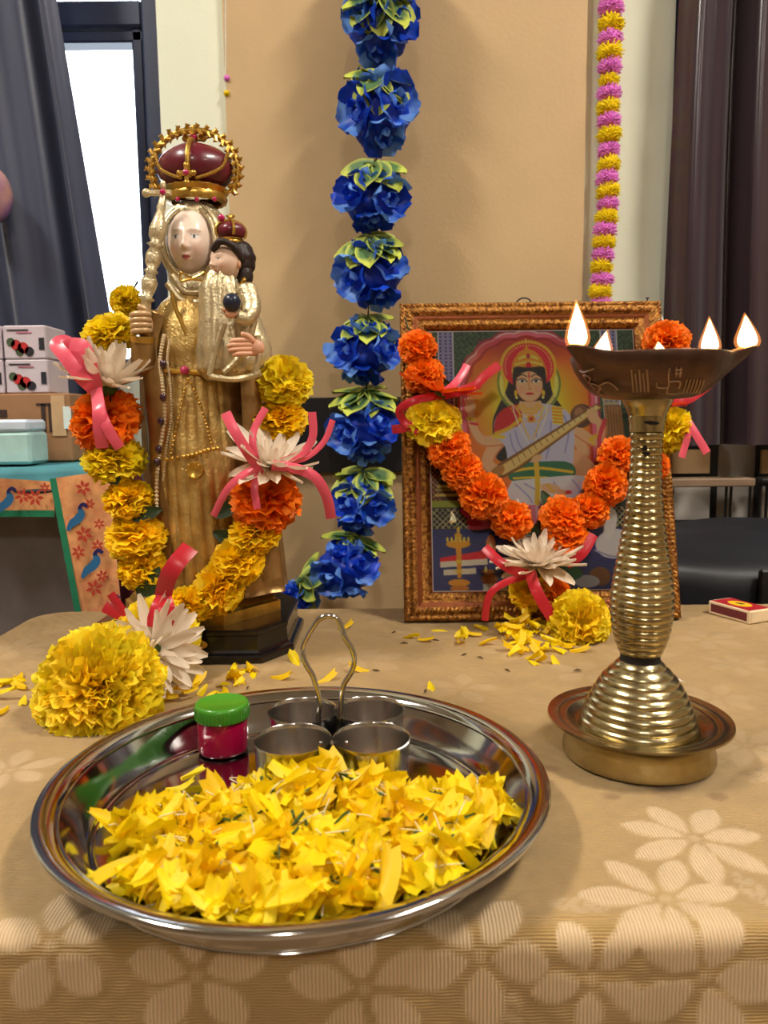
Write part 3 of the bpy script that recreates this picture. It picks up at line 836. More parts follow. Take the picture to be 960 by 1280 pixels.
# ringed cone
def ringed(keys, pitch, depth, n=96, z_off=0.0):
    zs = [k[0] for k in keys]; rs = [k[1] for k in keys]
    pr = []; nring = max(1, round((zs[-1] - zs[0]) / pitch)); st = 6
    for i in range(nring * st + 1):
        u = i / (nring * st); z = zs[0] + (zs[-1] - zs[0]) * u
        r = interp(z, zs, rs); ph = (i % st) / st
        pr.append((r - depth * (1 - abs(math.sin(PI * ph)) ** .6), z))
    return pr
zb_ = zl(930) + .004
ck = [(rim_z - .006, rl(76)), (zl(905), rl(76)), (zl(880), rl(67)), (zl(860), rl(57)), (zl(845), rl(47)), (zl(832), rl(34)), (zl(823), rl(25))]
ck = [(z, r) for z, r in ck if z >= rim_z - .0061]; ck.sort()
b = MB(); b.lathe([(rl(70), rim_z - .0059)] + ringed(ck, .0056, .0011), LC, 96); b.obj('base_cone', m_brass, lamp, ang=.5)
b = MB(); b.lathe([(rl(26), zl(825)), (rl(24.5), zl(820)), (rl(26), zl(815))], LC, 64); b.obj('collar', m_soot, lamp, ang=2)
sk = [(zl(818), rl(25)), (zl(810), rl(29.5)), (zl(797), rl(34)), (zl(785), rl(37)), (zl(765), rl(39.5)), (zl(745), rl(39.5)), (zl(722), rl(36.5)), (zl(691), rl(31.5)), (zl(660), rl(26.5)), (zl(630), rl(22.5)), (zl(600), rl(20.5)), (zl(575), rl(19.5)), (zl(555), rl(19.5)), (zl(540), rl(20.5))]
b = MB(); b.lathe(ringed(sk, .0052, .0010), LC, 96); b.obj('stem', m_brass, lamp, ang=.5)
nk = [(rl(20.5), zl(540)), (rl(21), zl(532)), (rl(20.5), zl(530)), (rl(22.5), zl(522)), (rl(22), zl(520)), (rl(26), zl(510)), (rl(30), zl(502)), (rl(30), zl(498)), (.0001, zl(498))]
b = MB(); b.lathe(nk, LC, 72); neck = b.obj('neck', m_brass, lamp, ang=.6)
b = MB()
for (a, z, s) in ((-1.75, 528, 1.0), (-1.55, 529, 1.0), (-2.0, 560, .5), (-1.9, 566, .7)):
    rr = rl(21.2)
    b.ball(LC + Vector((rr * math.cos(a), rr * math.sin(a), zl(z))), (.0042 * s, .001, .0012), 10, 6)
b.obj('soot_spot', m_soot, lamp)
# cup with five spouts
SPA = [math.radians(a) for a in (207, 104, 64, 30, -9)]
zr = zl(446)
cup = MB(); nn = 192
def lobe(a):
    q = 0
    for s in SPA:
        d = (a - s + PI) % (2 * PI) - PI
        q = max(q, math.exp(-(d / .20) ** 2))
    return q
Rc = rl(97)
cv = []; prof = [(rl(28), zl(500), 0), (rl(50), zl(498), 0), (rl(64), zl(493), 0), (rl(75), zl(484), .08), (rl(84), zl(472), .25), (rl(91), zl(460), .55), (Rc, zr + .001, 1.0), (Rc * .985, zr + .0022, 1.0), (Rc * .955, zr + .0005, 1.0), (rl(86), zl(463), .5), (rl(74), zl(478), .15), (rl(50), zl(487), 0), (.0001, zl(489), 0)]
for (r, z, k) in prof:
    for i in range(nn):
        a = 2 * PI * i / nn; q = lobe(a)
        rr = r * (1 + .30 * q * k - .02 * (1 - q) * k); z2 = z + .004 * q * k - .0012 * (1 - q) * k
        cv.append(LC + Vector((rr * math.cos(a), rr * math.sin(a), z2)))
cf = [(i * nn + k, i * nn + (k + 1) % nn, (i + 1) * nn + (k + 1) % nn, (i + 1) * nn + k) for i in range(len(prof) - 1) for k in range(nn)]
cup.add(cv, cf); cupo = cup.obj('cup', m_brassd, lamp, ang=1.2)
b = MB(); b.lathe([(rl(76), zl(476)), (rl(40), zl(475)), (.0001, zl(475))], LC, 48); b.obj('oil', mat('lamp oil', rgb(120, 70, 20), .05, trans=.3), cupo, ang=3)
# engraved marks on the cup wall (front face)
m_eng = mat('scratched engraving', rgb(168, 138, 118), .35, metal=.9)
def cup_pt(px, py):
    """point on the outside of the cup near an image point"""
    zz = on_y(px, py, YLp - rl(80)).z - LC.z
    r = interp(zz, [zl(500), zl(498), zl(493), zl(484), zl(472), zl(460), zr], [rl(28), rl(50), rl(64), rl(75), rl(84), rl(91), Rc])
    x = on_y(px, py, YLp - r * .8).x - LC.x
    x = max(-r * .97, min(r * .97, x))
    a = -math.acos(x / r)
    rr = r * (1 + .3 * lobe(a) * interp(zz, [zl(484), zr], [.08, 1.0])) + .0004
    return LC + Vector((rr * math.cos(a), rr * math.sin(a), zz))
def engrave(lines, name):
    b = MB()
    for ln_ in lines:
        b.tube([cup_pt(*p) for p in spline2(ln_, 4)], .0006, n=6)
    b.obj(name, m_eng, cupo)
def spline2(p, n):
    return [(q.x, q.y) for q in spline([Vector((x, y, 0)) for x, y in p], n)]
engrave([[(742, 469), (749, 466), (754, 470), (751, 475), (746, 476)], [(746, 476), (754, 477), (761, 483), (757, 491), (748, 492), (741, 489)], [(760, 480), (766, 476), (772, 481), (776, 486)], [(746, 460), (751, 463), (757, 459)]], 'engraved_syllable')
engrave([[(816, 484), (829, 484), (829, 474)], [(829, 484), (829, 491), (842, 491)], [(829, 474), (829, 466), (830, 461)], [(829, 477), (843, 477), (843, 485)], [(816, 484), (815, 477)], [(836, 463), (845, 463)], [(836, 467), (845, 467)], [(838, 460), (838, 471)], [(843, 460), (843, 471)]], 'engraved_emblem')
engrave([[(788 + 4 * i, 462 + (i % 2) * 4), (791 + 4 * i, 489)] for i in range(5)] + [[(852 + 5 * i, 474), (849 + 5 * i, 490)] for i in range(6)] + [[(716 + 6 * i, 466), (726 + 5 * i, 484)] for i in range(3)], 'engraved_rays')
# wicks and flames
m_wick = mat('cotton wick', rgb(210, 150, 90), .9)
def flame_mat():
    m = bpy.data.materials.new('flame'); m.use_nodes = True
    nt = m.node_tree; N = nt.nodes; L = nt.links
    N.remove(N['Principled BSDF'])
    e = N.new('ShaderNodeEmission'); tc = N.new('ShaderNodeTexCoord'); sp_ = N.new('ShaderNodeSeparateXYZ'); cr_ = N.new('ShaderNodeValToRGB')
    L.new(tc.outputs['Generated'], sp_.inputs[0]); L.new(sp_.outputs['Z'], cr_.inputs[0])
    el = cr_.color_ramp.elements
    el[0].position = 0; el[0].color = (1.0, .22, .03, 1); el[1].position = 1; el[1].color = (1.0, .42, .10, 1)
    for p, c in ((.14, (1, .55, .16, 1)), (.3, (1, .86, .50, 1)), (.62, (1, .80, .42, 1))):
        q = el.new(p); q.color = c
    L.new(cr_.outputs[0], e.inputs['Color']); e.inputs['Strength'].default_value = 9.0
    L.new(e.outputs[0], N['Material Output'].inputs['Surface'])
    return m
m_flame = flame_mat()
m_mantle = bpy.data.materials.new('flame mantle'); m_mantle.use_nodes = True
_n = m_mantle.node_tree.nodes; _l = m_mantle.node_tree.links; _n.remove(_n['Principled BSDF'])
_t = _n.new('ShaderNodeBsdfTransparent'); _e = _n.new('ShaderNodeEmission'); _e.inputs[0].default_value = (1, .30, .06, 1); _e.inputs[1].default_value = .35
_a = _n.new('ShaderNodeAddShader'); _l.new(_t.outputs[0], _a.inputs[0]); _l.new(_e.outputs[0], _a.inputs[1]); _l.new(_a.outputs[0], _n['Material Output'].inputs['Surface'])
fl = [(705, 448, 392, 23, 0, -2), (781, 446, 412, 20, 1, 6), (861, 443, 423, 17, 2, -3), (894, 442, 398, 20, 3, -2), (930, 446, 404, 23, 4, -4)]
for (px, pyb, pyt, w, k, lean) in fl:
    a = SPA[k]; rr = Rc * 1.17
    base = LC + Vector((rr * math.cos(a), rr * math.sin(a), zr + .0030))
    inn = LC + Vector((Rc * .45 * math.cos(a), Rc * .45 * math.sin(a), zl(474)))
    wk = spline([inn, LC + Vector((Rc * .8 * math.cos(a), Rc * .8 * math.sin(a), zr - .003)), base + Vector((0, 0, .002))], 6)
    wt = MB(); wt.tube(wk, .0016, n=8); wo = wt.obj('wick', m_wick, lamp)
    h = (pyb - pyt) / px_m * (base.y / YLp); hw = w / 2 / px_m * (base.y / YLp)
    b = MB()
    pr = [(.0001, 0), (.55, .06), (.88, .14), (1.0, .25), (.92, .38), (.74, .52), (.5, .68), (.26, .84), (.08, .96), (.0001, 1.0)]
    v = []; f = []; n = 20
    for (r, z) in pr:
        for i in range(n):
            an = 2 * PI * i / n
            v.append(base + Vector((r * hw * math.cos(an) + lean / px_m * z * z, r * hw * math.sin(an), z * h)))
    f = [(i * n + q, i * n + (q + 1) % n, (i + 1) * n + (q + 1) % n, (i + 1) * n + q) for i in range(len(pr) - 1) for q in range(n)]
    b.add(v, f); fo = b.obj('flame', m_flame, lamp)
    gl_ = MB(); ctr = base + Vector((0, 0, h * .4))
    gl_.add([ctr + Vector(((p.x - ctr.x) * 1.35, (p.y - ctr.y) * 1.35, (p.z - ctr.z) * 1.12)) for p in v], f); gl_.obj('flame_mantle', m_mantle, fo)
b = MB(); v = []
for k in range(5): pass

# crumpled white paper behind the lamp base
wp = [on_z(822, 835, T), on_z(868, 880, T)]
pc = on_z(850, 868, T + .001) + Vector((0, .03, 0))
v = []; f = []; n = 8
for j in range(n + 1):
    for i in range(n + 1):
        u, w = i / n, j / n
        v.append(pc + Vector((-.03 + .045 * u * (1 - .75 * w), .01 * w + .004 * math.sin(5 * u), .0012 + .052 * w * (1 - .5 * u) + .0015 * math.sin(9 * u + 7 * w))))
f = [(j * (n + 1) + i, j * (n + 1) + i + 1, (j + 1) * (n + 1) + i + 1, (j + 1) * (n + 1) + i) for j in range(n) for i in range(n)]
pb = MB(); pb.add(v, f)
po = pb.obj('paper_sheet', mat('white paper', rgb(236, 226, 214), .8, var=.04), origin=pc, ang=1)
md = po.modifiers.new('thickness', 'SOLIDIFY'); md.thickness = .0004
tag(po, 'folded white paper standing behind the lamp base', 'paper')

# ================================================================== MATCHBOX
m_mcream = mat('matchbox cream card', rgb(236, 214, 178), .6)
m_mred = mat('matchbox red print', rgb(168, 26, 40), .5)
m_myel = mat('matchbox yellow print', rgb(236, 190, 36), .5)
m_mblk = mat('matchbox black print', rgb(40, 36, 30), .6)
m_strk = mat('matchbox striker', rgb(110, 48, 50), .9, var=.35, vscale=900)
c0 = on_z(885, 767, T); c1 = on_z(937, 782, T)
ux = (c1 - c0); ux.z = 0; Lm = ux.length; ux.normalize(); uy = Vector((-ux.y, ux.x, 0))
mb = thing('matchbox', 'red and yellow matchbox lying at the back right of the cloth', 'matchbox', c0 + ux * Lm / 2 + uy * .018 + Vector((0, 0, .0012)))
Rm = Matrix((ux, uy, Vector((0, 0, 1)))).transposed()
mo = Vector(mb.location); Hm = .0155; Wm = .036
b = MB(); b.box(mo + Vector((0, 0, Hm / 2)), (Lm, Wm, Hm), R=Rm, bev=.0008); slv = b.obj('sleeve', m_mcream, mb, smooth=False)
b = MB(); b.box(mo + Rm @ Vector((0, 0, Hm + .0001)), (Lm * .92, Wm * .90, .0004), R=Rm); b.obj('printed_top', m_mred, slv, smooth=False)
b = MB(); b.lathe([(.0001, .0007), (1, .0007), (1, 0)], (0, 0, 0), 36); b.v = [mo + Rm @ Vector((p.x * .0155, p.y * .0105, p.z + Hm + .0001)) for p in b.v]; b.obj('printed_oval', m_myel, slv, smooth=False)
b = MB(); em = [(-6, -1), (-3, 1.5), (-1, 4), (1, 3), (3, 5), (4, 2), (7, 2), (4, 0), (3, -3), (1, -1), (-2, -3), (-4, -2)]
b.add([mo + Rm @ Vector((x * .001, y * .001, Hm + .0011)) for x, y in em], [tuple(range(len(em)))]); b.obj('printed_emblem', m_mblk, slv, smooth=False)
b = MB(); b.box(mo + Rm @ Vector((0, -Wm / 2 - .0001, Hm / 2)), (Lm * .86, .0004, Hm * .62), R=Rm); b.obj('striker_strip', m_strk, slv, smooth=False)
b = MB(); b.box(mo + Rm @ Vector((Lm / 2 + .0003, 0, Hm / 2)), (.0008, Wm * .9, Hm * .8), R=Rm); b.obj('tray', m_mcream, mb, smooth=False)
# ================================================================== FLOWERS
m_yel = leafy(mat('marigold yellow', rgb(255, 214, 12), .6, var=.12, vscale=60, attr='Col'), .30)
m_ora = leafy(mat('marigold orange', rgb(255, 132, 8), .6, var=.12, vscale=60, attr='Col'), .30)
m_lem = leafy(mat('marigold lemon', rgb(255, 228, 30), .6, var=.10, vscale=60, attr='Col'), .30)
m_whi = leafy(mat('chrysanthemum white', rgb(240, 226, 206), .6, var=.05, vscale=60), .30)
m_cal = mat('green calyx', rgb(70, 92, 40), .6, var=.2)
m_stem = mat('dark green leaf', rgb(38, 58, 26), .5, var=.25, vscale=60)

def marigold(name, seed, n, m, reach=2.2, wid=.34, ruf=.10, core=.35, nu=4, nv=3, sat=.18, curl=.22, warm=0.0):
    """unit ball of ruffled petals, face towards +Z"""
    R = random.Random(seed); V = []; Fc = []; Cc = []
    for i in range(n):
        u = (i + .5) / n
        ph = math.acos(1 - u * (1 - math.cos(reach)))
        az = i * 2.399963 + R.uniform(-.25, .25); ph += R.uniform(-.06, .06)
        d = Vector((math.sin(ph) * math.cos(az), math.sin(ph) * math.sin(az), math.cos(ph)))
        t1 = Vector((math.cos(ph) * math.cos(az), math.cos(ph) * math.sin(az), -math.sin(ph)))
        t2 = d.cross(t1)
        tw = R.uniform(-1.0, 1.0); t1, t2 = t1 * math.cos(tw) + t2 * math.sin(tw), t2 * math.cos(tw) - t1 * math.sin(tw)
        rl_ = R.uniform(.86, 1.06); phs = R.uniform(0, 6.3); k = R.uniform(2.0, 4.2); w = wid * R.uniform(.7, 1.25)
        br = 1 + R.uniform(-sat, sat); base = len(V)
        g = (br, br * (1 + R.uniform(-.08, .08) - warm * (1 if ph < .45 else 0)), br)
        for a in range(nv + 1):
            q = a / nv
            for c in range(nu + 1):
                s = c / nu * 2 - 1
                rad = core + (rl_ - core) * q + ruf * .55 * q * math.sin(k * 1.7 * s + phs) - .06 * q * s * s
                p = d * rad + t2 * (s * w * (.30 + .70 * q)) + t1 * (curl * q * q * (.5 + .5 * math.sin(phs)) + ruf * q * math.sin(k * 2 * s + phs * 2))
                V.append(p); Cc.append(g)
        for a in range(nv):
            for c in range(nu):
                x = base + a * (nu + 1) + c
                Fc.append((x, x + 1, x + nu + 2, x + nu + 1))
    # dark heart so that no light shows through
    b = MB(); b.ball((0, 0, 0), .52, 14, 8); base = len(V)
    V += b.v; Fc += [tuple(i + base for i in f) for f in b.f]; Cc += [(.8, .75, .7)] * len(b.v)
    me = meshdata(name, V, Fc, m, True, cols=Cc)
    return me
MY = [marigold('marigold_mesh', s, 150, m_yel) for s in (1, 2, 3)]
ML = [marigold('marigold_mesh', s, 150, m_lem) for s in (6, 7)]
MO = [marigold('marigold_mesh', s, 170, m_ora, wid=.28) for s in (4, 5, 8)]
MBIG = marigold('marigold_mesh', 12, 760, m_lem, wid=.17, ruf=.07, core=.45, reach=2.0, warm=.08, nu=5, nv=3)
MBIG2 = marigold('marigold_mesh', 13, 170, m_lem, wid=.42, ruf=.10, reach=1.9, curl=.3, warm=.08, nu=6, nv=4)

def aim(d, roll=0.0):
    q = Vector(d).normalized().to_track_quat('Z', 'Y')
    return (q.to_matrix() @ Matrix.Rotation(roll, 3, 'Z')).to_euler()

def put(root, name, me, px, py, Y, hw, hh, axis=(0, -.3, 1), seed=0, rel=None):
    p = on_y(px, py, Y); k = Y / F
    o = link(name, me, root, p - wloc(root), aim(axis, seed * 1.7), (hw * k, hw * k, hh * k))
    return o

# chrysanthemum petals: long narrow scoops
def petal_mesh(name, m, L_=1.0, w=.16, cup=.05, bend=.25, nu=4, nv=7, tip=.5):
    V = []; Fc = []
    for j in range(nv + 1):
        q = j / nv
        ww = w * (math.sin(PI * min(q * .88 + .10, 1)) ** tip)
        for i in range(nu + 1):
            s = i / nu * 2 - 1
            V.append((q * L_, s * ww * .5, bend * q * q + cup * s * s))
    for j in range(nv):
        for i in range(nu):
            a = j * (nu + 1) + i; Fc.append((a, a + 1, a + nu + 2, a + nu + 1))
    return meshdata(name, V, Fc, m, True)
WP = [petal_mesh('white_petal_mesh', m_whi, bend=b_, w=w_) for b_, w_ in ((.10, .25), (.25, .23), (-.10, .27))]
calyx_me = None
def chrysanthemum(root, p, R, axis, layers, seed, calyx=True, ecc=1.0):
    """flower part with one child per petal"""
    global calyx_me
    if calyx_me is None:
        b = MB(); b.lathe([(.0001, -.34), (.05, -.34), (.06, -.16), (.15, -.10), (.20, .0), (.12, .10), (.0001, .14)], (0, 0, 0), 14)
        calyx_me = meshdata('calyx_mesh', b.v, b.f, m_cal)
    o = link('white_chrysanthemum', calyx_me, root, Vector(p) - wloc(root), aim(axis, seed), R)
    Rn = random.Random(seed)
    for (n, el, ln_) in layers:
        for i in range(n):
            az = 2 * PI * i / n + Rn.uniform(-.15, .15) + el
            e = el + Rn.uniform(-.12, .12); s = ln_ * Rn.uniform(.85, 1.08)
            rot = (Matrix.Rotation(az, 3, 'Z') @ Matrix.Rotation(-e, 3, 'Y') @ Matrix.Rotation(Rn.uniform(-.3, .3), 3, 'X')).to_euler()
            link('petal', Rn.choice(WP), o, (math.cos(az) * .08, math.sin(az) * .08, .02 + .03 * math.sin(e)), rot, (s, s * 1.15, s))
    return o

def ribbon(root, m, pts, w, nrm=(0, -1, .25), name='ribbon', n=8):
    """pts: (px, py, Y)"""
    P = spline([on_y(x, y, Y) for x, y, Y in pts], n)
    b = MB(); b.strip(P, w, nrm, thick=.0008)
    return b.obj(name, m, root, ang=3)
m_pink = mat('pink satin ribbon', rgb(226, 84, 106), .30, var=.08, sheen=.3)
m_redr = mat('red satin ribbon', rgb(184, 18, 36), .30, var=.10, sheen=.3)
m_orr = mat('orange red ribbon', rgb(244, 84, 40), .35, var=.10)

leaf_me = petal_mesh('leaf_mesh', m_stem, w=.5, bend=-.2, tip=.7)

# -------- garland over the statue
SY = on_z(300, 832, T).y + 0.094      # depth of the statue's axis
gl = thing('marigold_garland', 'yellow and orange marigold garland draped over the robed statue', 'garland', on_z(200, 840, T))
G = [  # px, py, Y, half width, half height, kind, axis
    (158, 377, SY - .010, 19, 19, 'L', (.2, -.8, .6)), (137, 419, SY - .030, 33, 24, 'L', (-.2, -.5, .9)),
    (133, 526, SY - .050, 43, 36, 'O', (-.3, -.6, .8)), (144, 576, SY - .055, 37, 27, 'L', (0, -.5, 1)),
    (162, 625, SY - .062, 32, 22, 'Y', (0, -.4, 1)), (170, 671, SY - .068, 38, 26, 'Y', (0, -.5, 1)), (180, 713, SY - .076, 31, 26, 'Y', (.2, -.5, 1)),
    (355, 478, SY - .040, 34, 29, 'L', (.2, -.8, .6)), (350, 525, SY - .046, 33, 23, 'Y', (0, -.4, 1)),
    (333, 624, SY - .066, 44, 39, 'O', (.3, -.7, .6)), (318, 668, SY - .072, 33, 24, 'Y', (-.2, -.5, 1)),
    (297, 704, SY - .080, 34, 29, 'Y', (-.4, -.6, .8)), (274, 735, SY - .088, 34, 29, 'Y', (-.5, -.6, .6)), (241, 755, SY - .100, 23, 33, 'Y', (-1, -.5, .1)),
]
for i, (x, y, Y, a, c, k, ax) in enumerate(G):
    me = {'Y': MY, 'L': ML, 'O': MO}[k][i % 2 if k == 'L' else i % 3]
    put(gl, 'marigold', me, x, y, Y, a * 1.02, c * 1.06, ax, i)
# big blooms lying at the end of the garland
def bloom(root, me, px, py, Y, hw, hh, axis, seed=0):
    p = on_y(px, py, Y); k = Y / F
    return link('marigold', me, root, p - wloc(root), aim(axis, seed), (hw * k, hw * k, hh * k))
bloom(gl, MBIG, 195, 800, SY - .125, 55, 46, (.1, -.75, .6), 1)
YB = on_z(125, 900, T + .03).y - .0
bloom(gl, MBIG, 125, 861, .612, 82, 62, (-.12, -.93, .42), .5)
# white chrysanthemums
def at_(px, py, Y): return on_y(px, py, Y)
kk = SY / F
chrysanthemum(gl, at_(135, 486, SY - .062), 56 * kk, (.08, -.12, 1), [(16, .30, .95), (15, .62, 1.0), (12, .92, .95), (8, 1.2, .85)], 3)
chrysanthemum(gl, at_(338, 583, SY - .088), 56 * kk, (.30, -.35, .9), [(14, .02, .95), (13, .35, 1.0), (10, .7, .8), (6, 1.1, .6)], 4)
chrysanthemum(gl, at_(192, 812, SY - .185), 60 * kk * .85, (.75, -.55, .35), [(15, .10, 1.0), (13, .4, 1.0), (9, .8, .8), (5, 1.2, .6)], 5)
b = MB()
lv = [(268, 645, .5), (150, 602, 2.6), (165, 648, .3), (176, 694, 2.4), (170, 740, .2), (185, 745, 1.2), (230, 745, -.6), (316, 646, .3), (300, 678, 2.8)]
for i, (x, y, a) in enumerate(lv):
    o = link('leaf', leaf_me, gl, on_y(x, y, SY - .075 if y < 730 else SY - .095) - wloc(gl), Matrix.Rotation(PI / 2.2, 3, 'X').to_euler(), .030)
    o.rotation_euler = (Matrix.Rotation(PI / 2, 3, 'X') @ Matrix.Rotation(a, 3, 'Z')).to_euler()
# cord through the flowers
b = MB(); b.tube(spline([on_y(x, y, Y + .006) for x, y, Y in ((172, 352, SY + .02), (158, 377, SY - .01), (137, 419, SY - .03), (133, 526, SY - .05), (144, 576, SY - .055), (162, 625, SY - .062), (170, 671, SY - .068), (185, 720, SY - .08), (205, 775, SY - .115), (241, 755, SY - .1), (274, 735, SY - .088), (297, 704, SY - .08), (318, 668, SY - .072), (333, 624, SY - .066), (350, 525, SY - .046), (355, 478, SY - .04), (330, 440, SY + .02))], 6), .0012, n=6)
b.obj('cord', m_stem, gl)
# ribbons on the left daisy
Yl = SY - .085
ribbon(gl, m_pink, [(122, 490, Yl), (100, 470, Yl - .012), (82, 446, Yl - .012), (70, 430, Yl - .004), (84, 428, Yl + .004), (100, 448, Yl + .004), (118, 478, Yl)], .013)
ribbon(gl, m_pink, [(88, 430, Yl), (104, 434, Yl - .006), (112, 456, Yl - .006), (120, 488, Yl)], .014)
ribbon(gl, m_pink, [(120, 486, Yl - .004), (123, 510, Yl - .03), (124, 538, Yl - .032), (128, 560, Yl - .028)], .012)
ribbon(gl, m_pink, [(122, 488, Yl - .004), (128, 520, Yl - .03), (140, 545, Yl - .032), (150, 560, Yl - .03)], .010)
# bow on the right daisy
Yr = SY - .108
ribbon(gl, m_pink, [(322, 584, Yr), (310, 566, Yr - .01), (294, 540, Yr - .012), (282, 516, Yr - .006)], .010)
ribbon(gl, m_pink, [(322, 582, Yr), (316, 556, Yr), (318, 536, Yr + .004), (332, 510, Yr + .008)], .007)
ribbon(gl, m_pink, [(326, 584, Yr), (306, 592, Yr - .012), (284, 612, Yr - .014), (267, 645, Yr - .006)], .007)
ribbon(gl, m_pink, [(326, 586, Yr), (318, 608, Yr - .012), (322, 636, Yr - .014)], .007)
ribbon(gl, m_pink, [(340, 582, Yr), (362, 584, Yr - .008), (392, 595, Yr - .01), (408, 620, Yr - .006), (414, 648, Yr)], .010)
ribbon(gl, m_pink, [(350, 580, Yr + .02), (382, 572, Yr + .02), (405, 552, Yr + .02), (416, 525, Yr + .02)], .006)
ribbon(gl, m_pink, [(350, 578, Yr + .02), (378, 566, Yr + .02), (391, 545, Yr + .02), (390, 515, Yr + .02)], .008)
# knot ribbons at the bottom
Yq = SY - .165
ribbon(gl, m_redr, [(203, 748, Yq), (210, 722, Yq - .008), (222, 702, Yq - .006), (238, 684, Yq + .006)], .016)
ribbon(gl, m_redr, [(205, 744, Yq), (198, 758, Yq - .012), (190, 784, Yq - .018)], .013)
ribbon(gl, m_redr, [(207, 744, Yq), (212, 758, Yq - .012), (213, 782, Yq - .014)], .009)
ribbon(gl, m_redr, [(160, 772, Yq + .03), (148, 756, Yq + .03), (138, 742, Yq + .03)], .008)
ribbon(gl, m_redr, [(162, 774, Yq + .03), (146, 766, Yq + .03), (130, 758, Yq + .03)], .011)

# -------- garland over the picture frame (FY plane leans back, see below)
LEAN = math.radians(15.0)
fb = on_z(675, 776, T)
def fr_y(py, off=0.03):
    """depth of a point standing `off` in front of the leaning picture"""
    z = T
    for _ in range(4):
        Y = fb.y + (z - T) * math.tan(LEAN) - off
        z = on_y(675, py, Y).z
    return Y
gf = thing('marigold_garland', 'orange marigold garland with white bloom hung across the framed picture', 'garland', on_z(690, 800, T))
H = [(522, 434, 23, 18, 'O'), (530, 469, 25, 19, 'O'), (542, 528, 33, 26, 'L'), (561, 561, 27, 20, 'O'), (578, 590, 26, 22, 'O'), (604, 620, 29, 28, 'O'), (640, 650, 25, 22, 'O'),
     (703, 648, 29, 24, 'O'), (707, 670, 28, 20, 'O'), (738, 638, 23, 22, 'O'), (757, 606, 26, 27, 'O'), (772, 569, 24, 20, 'O'), (818, 582, 18, 18, 'O'), (836, 538, 26, 30, 'L'), (833, 427, 27, 21, 'O'),
     (662, 738, 26, 20, 'Y'), (690, 742, 24, 20, 'O')]
for i, (x, y, a, c, k) in enumerate(H):
    me = {'Y': MY, 'L': ML, 'O': MO}[k][i % 2 if k == 'L' else i % 3]
    put(gf, 'marigold', me, x, y, fr_y(y, .034), a * 1.04, c * 1.06, (random.uniform(-.3, .3), -.8, .7), i)
bloom(gf, MBIG2, 725, 776, fr_y(776, .085), 38, 34, (.1, -.95, .25), .4)
kf = fr_y(690) / F
chrysanthemum(gf, at_(672, 706, fr_y(706, .050)), 52 * kf, (-.05, -.25, 1), [(18, .06, 1.08), (17, .30, 1.0), (14, .58, .82), (11, .9, .64), (7, 1.25, .5)], 9)
# orange gerbera petals seen edge-on at both top knots
m_ger = leafy(mat('gerbera orange', rgb(246, 96, 22), .5, var=.08), .3)
gp = petal_mesh('gerbera_petal_mesh', m_ger, w=.24, bend=.08, tip=.5)
for (x, y, k) in ((548, 492, 54), (826, 507, 30)):
    Yg = fr_y(y, .04)
    o = link('orange_gerbera', calyx_me, gf, on_y(x, y, Yg) - wloc(gf), aim((.25, -.1, 1)), k * Yg / F)
    for i in range(13):
        az = 2 * PI * i / 13
        rot = (Matrix.Rotation(az, 3, 'Z') @ Matrix.Rotation(-.12 - .1 * (i % 2), 3, 'Y')).to_euler()
        link('petal', gp, o, (0, 0, .02), rot, 1.0)
b = MB(); b.tube(spline([on_y(x, y, fr_y(y, .022)) for x, y in ((506, 396), (512, 415), (522, 434), (530, 469), (542, 528), (561, 561), (578, 590), (604, 620), (640, 650), (672, 690), (707, 665), (738, 638), (757, 606), (772, 569), (818, 575), (836, 538), (830, 500), (833, 427), (824, 400))], 6), .0011, n=6)
b.obj('cord', m_stem, gf)
b = MB()
for dx in (0, 5):
    b.tube(spline([on_y(812 + dx, 384, fr_y(384, .004)), on_y(822 + dx, 396, fr_y(396, .01)), on_y(828 + dx, 412, fr_y(412, .02))], 5), .0008, n=6)
b.obj('thread', m_white_print, gf)
for i, (x, y, a) in enumerate(((690, 640, 2), (655, 665, .2), (536, 480, 0), (620, 640, 2.5), (742, 655, 1.6), (676, 660, 1.2))):
    o = link('leaf', leaf_me, gf, on_y(x, y, fr_y(y, .028)) - wloc(gf), None, .028)
    o.rotation_euler = (Matrix.Rotation(PI / 2, 3, 'X') @ Matrix.Rotation(a, 3, 'Z')).to_euler()
def fr(pts, off): return [(x, y, fr_y(y, off + d)) for x, y, d in pts]
ribbon(gf, m_redr, fr([(556, 494, 0), (590, 484, .01), (606, 470, .012), (624, 456, .01)], .055), .011)
ribbon(gf, m_pink, fr([(552, 492, 0), (566, 482, .01), (576, 470, .008), (584, 456, 0)], .05), .009)
ribbon(gf, m_redr, fr([(552, 494, 0), (520, 500, .012), (500, 512, .006), (506, 528, 0), (524, 540, .004)], .045), .010)
ribbon(gf, m_redr, fr([(545, 496, 0), (515, 530, .004), (490, 537, 0)], .04), .011)
ribbon(gf, m_redr, fr([(660, 718, 0), (640, 712, .01), (622, 700, .01), (606, 684, 0)], .07), .011)
ribbon(gf, m_redr, fr([(665, 718, 0), (632, 728, .01), (612, 744, .01), (606, 776, 0)], .07), .008)
ribbon(gf, m_redr, fr([(663, 714, 0), (668, 732, .012), (678, 752, .014), (690, 772, .01)], .078), .013)
ribbon(gf, m_redr, fr([(708, 706, 0), (728, 692, .006), (742, 668, 0)], .045), .011)
ribbon(gf, m_redr, fr([(832, 502, 0), (856, 500, .008), (876, 488, .006), (898, 468, 0)], .05), .012)
ribbon(gf, m_pink, fr([(853, 522, 0), (860, 540, .004), (852, 572, 0)], .05), .008)
ribbon(gf, m_pink, fr([(855, 520, 0), (868, 540, .004), (884, 566, 0)], .05), .010)
ribbon(gf, m_redr, fr([(828, 502, 0), (808, 498, .004), (794, 492, 0)], .04), .012)

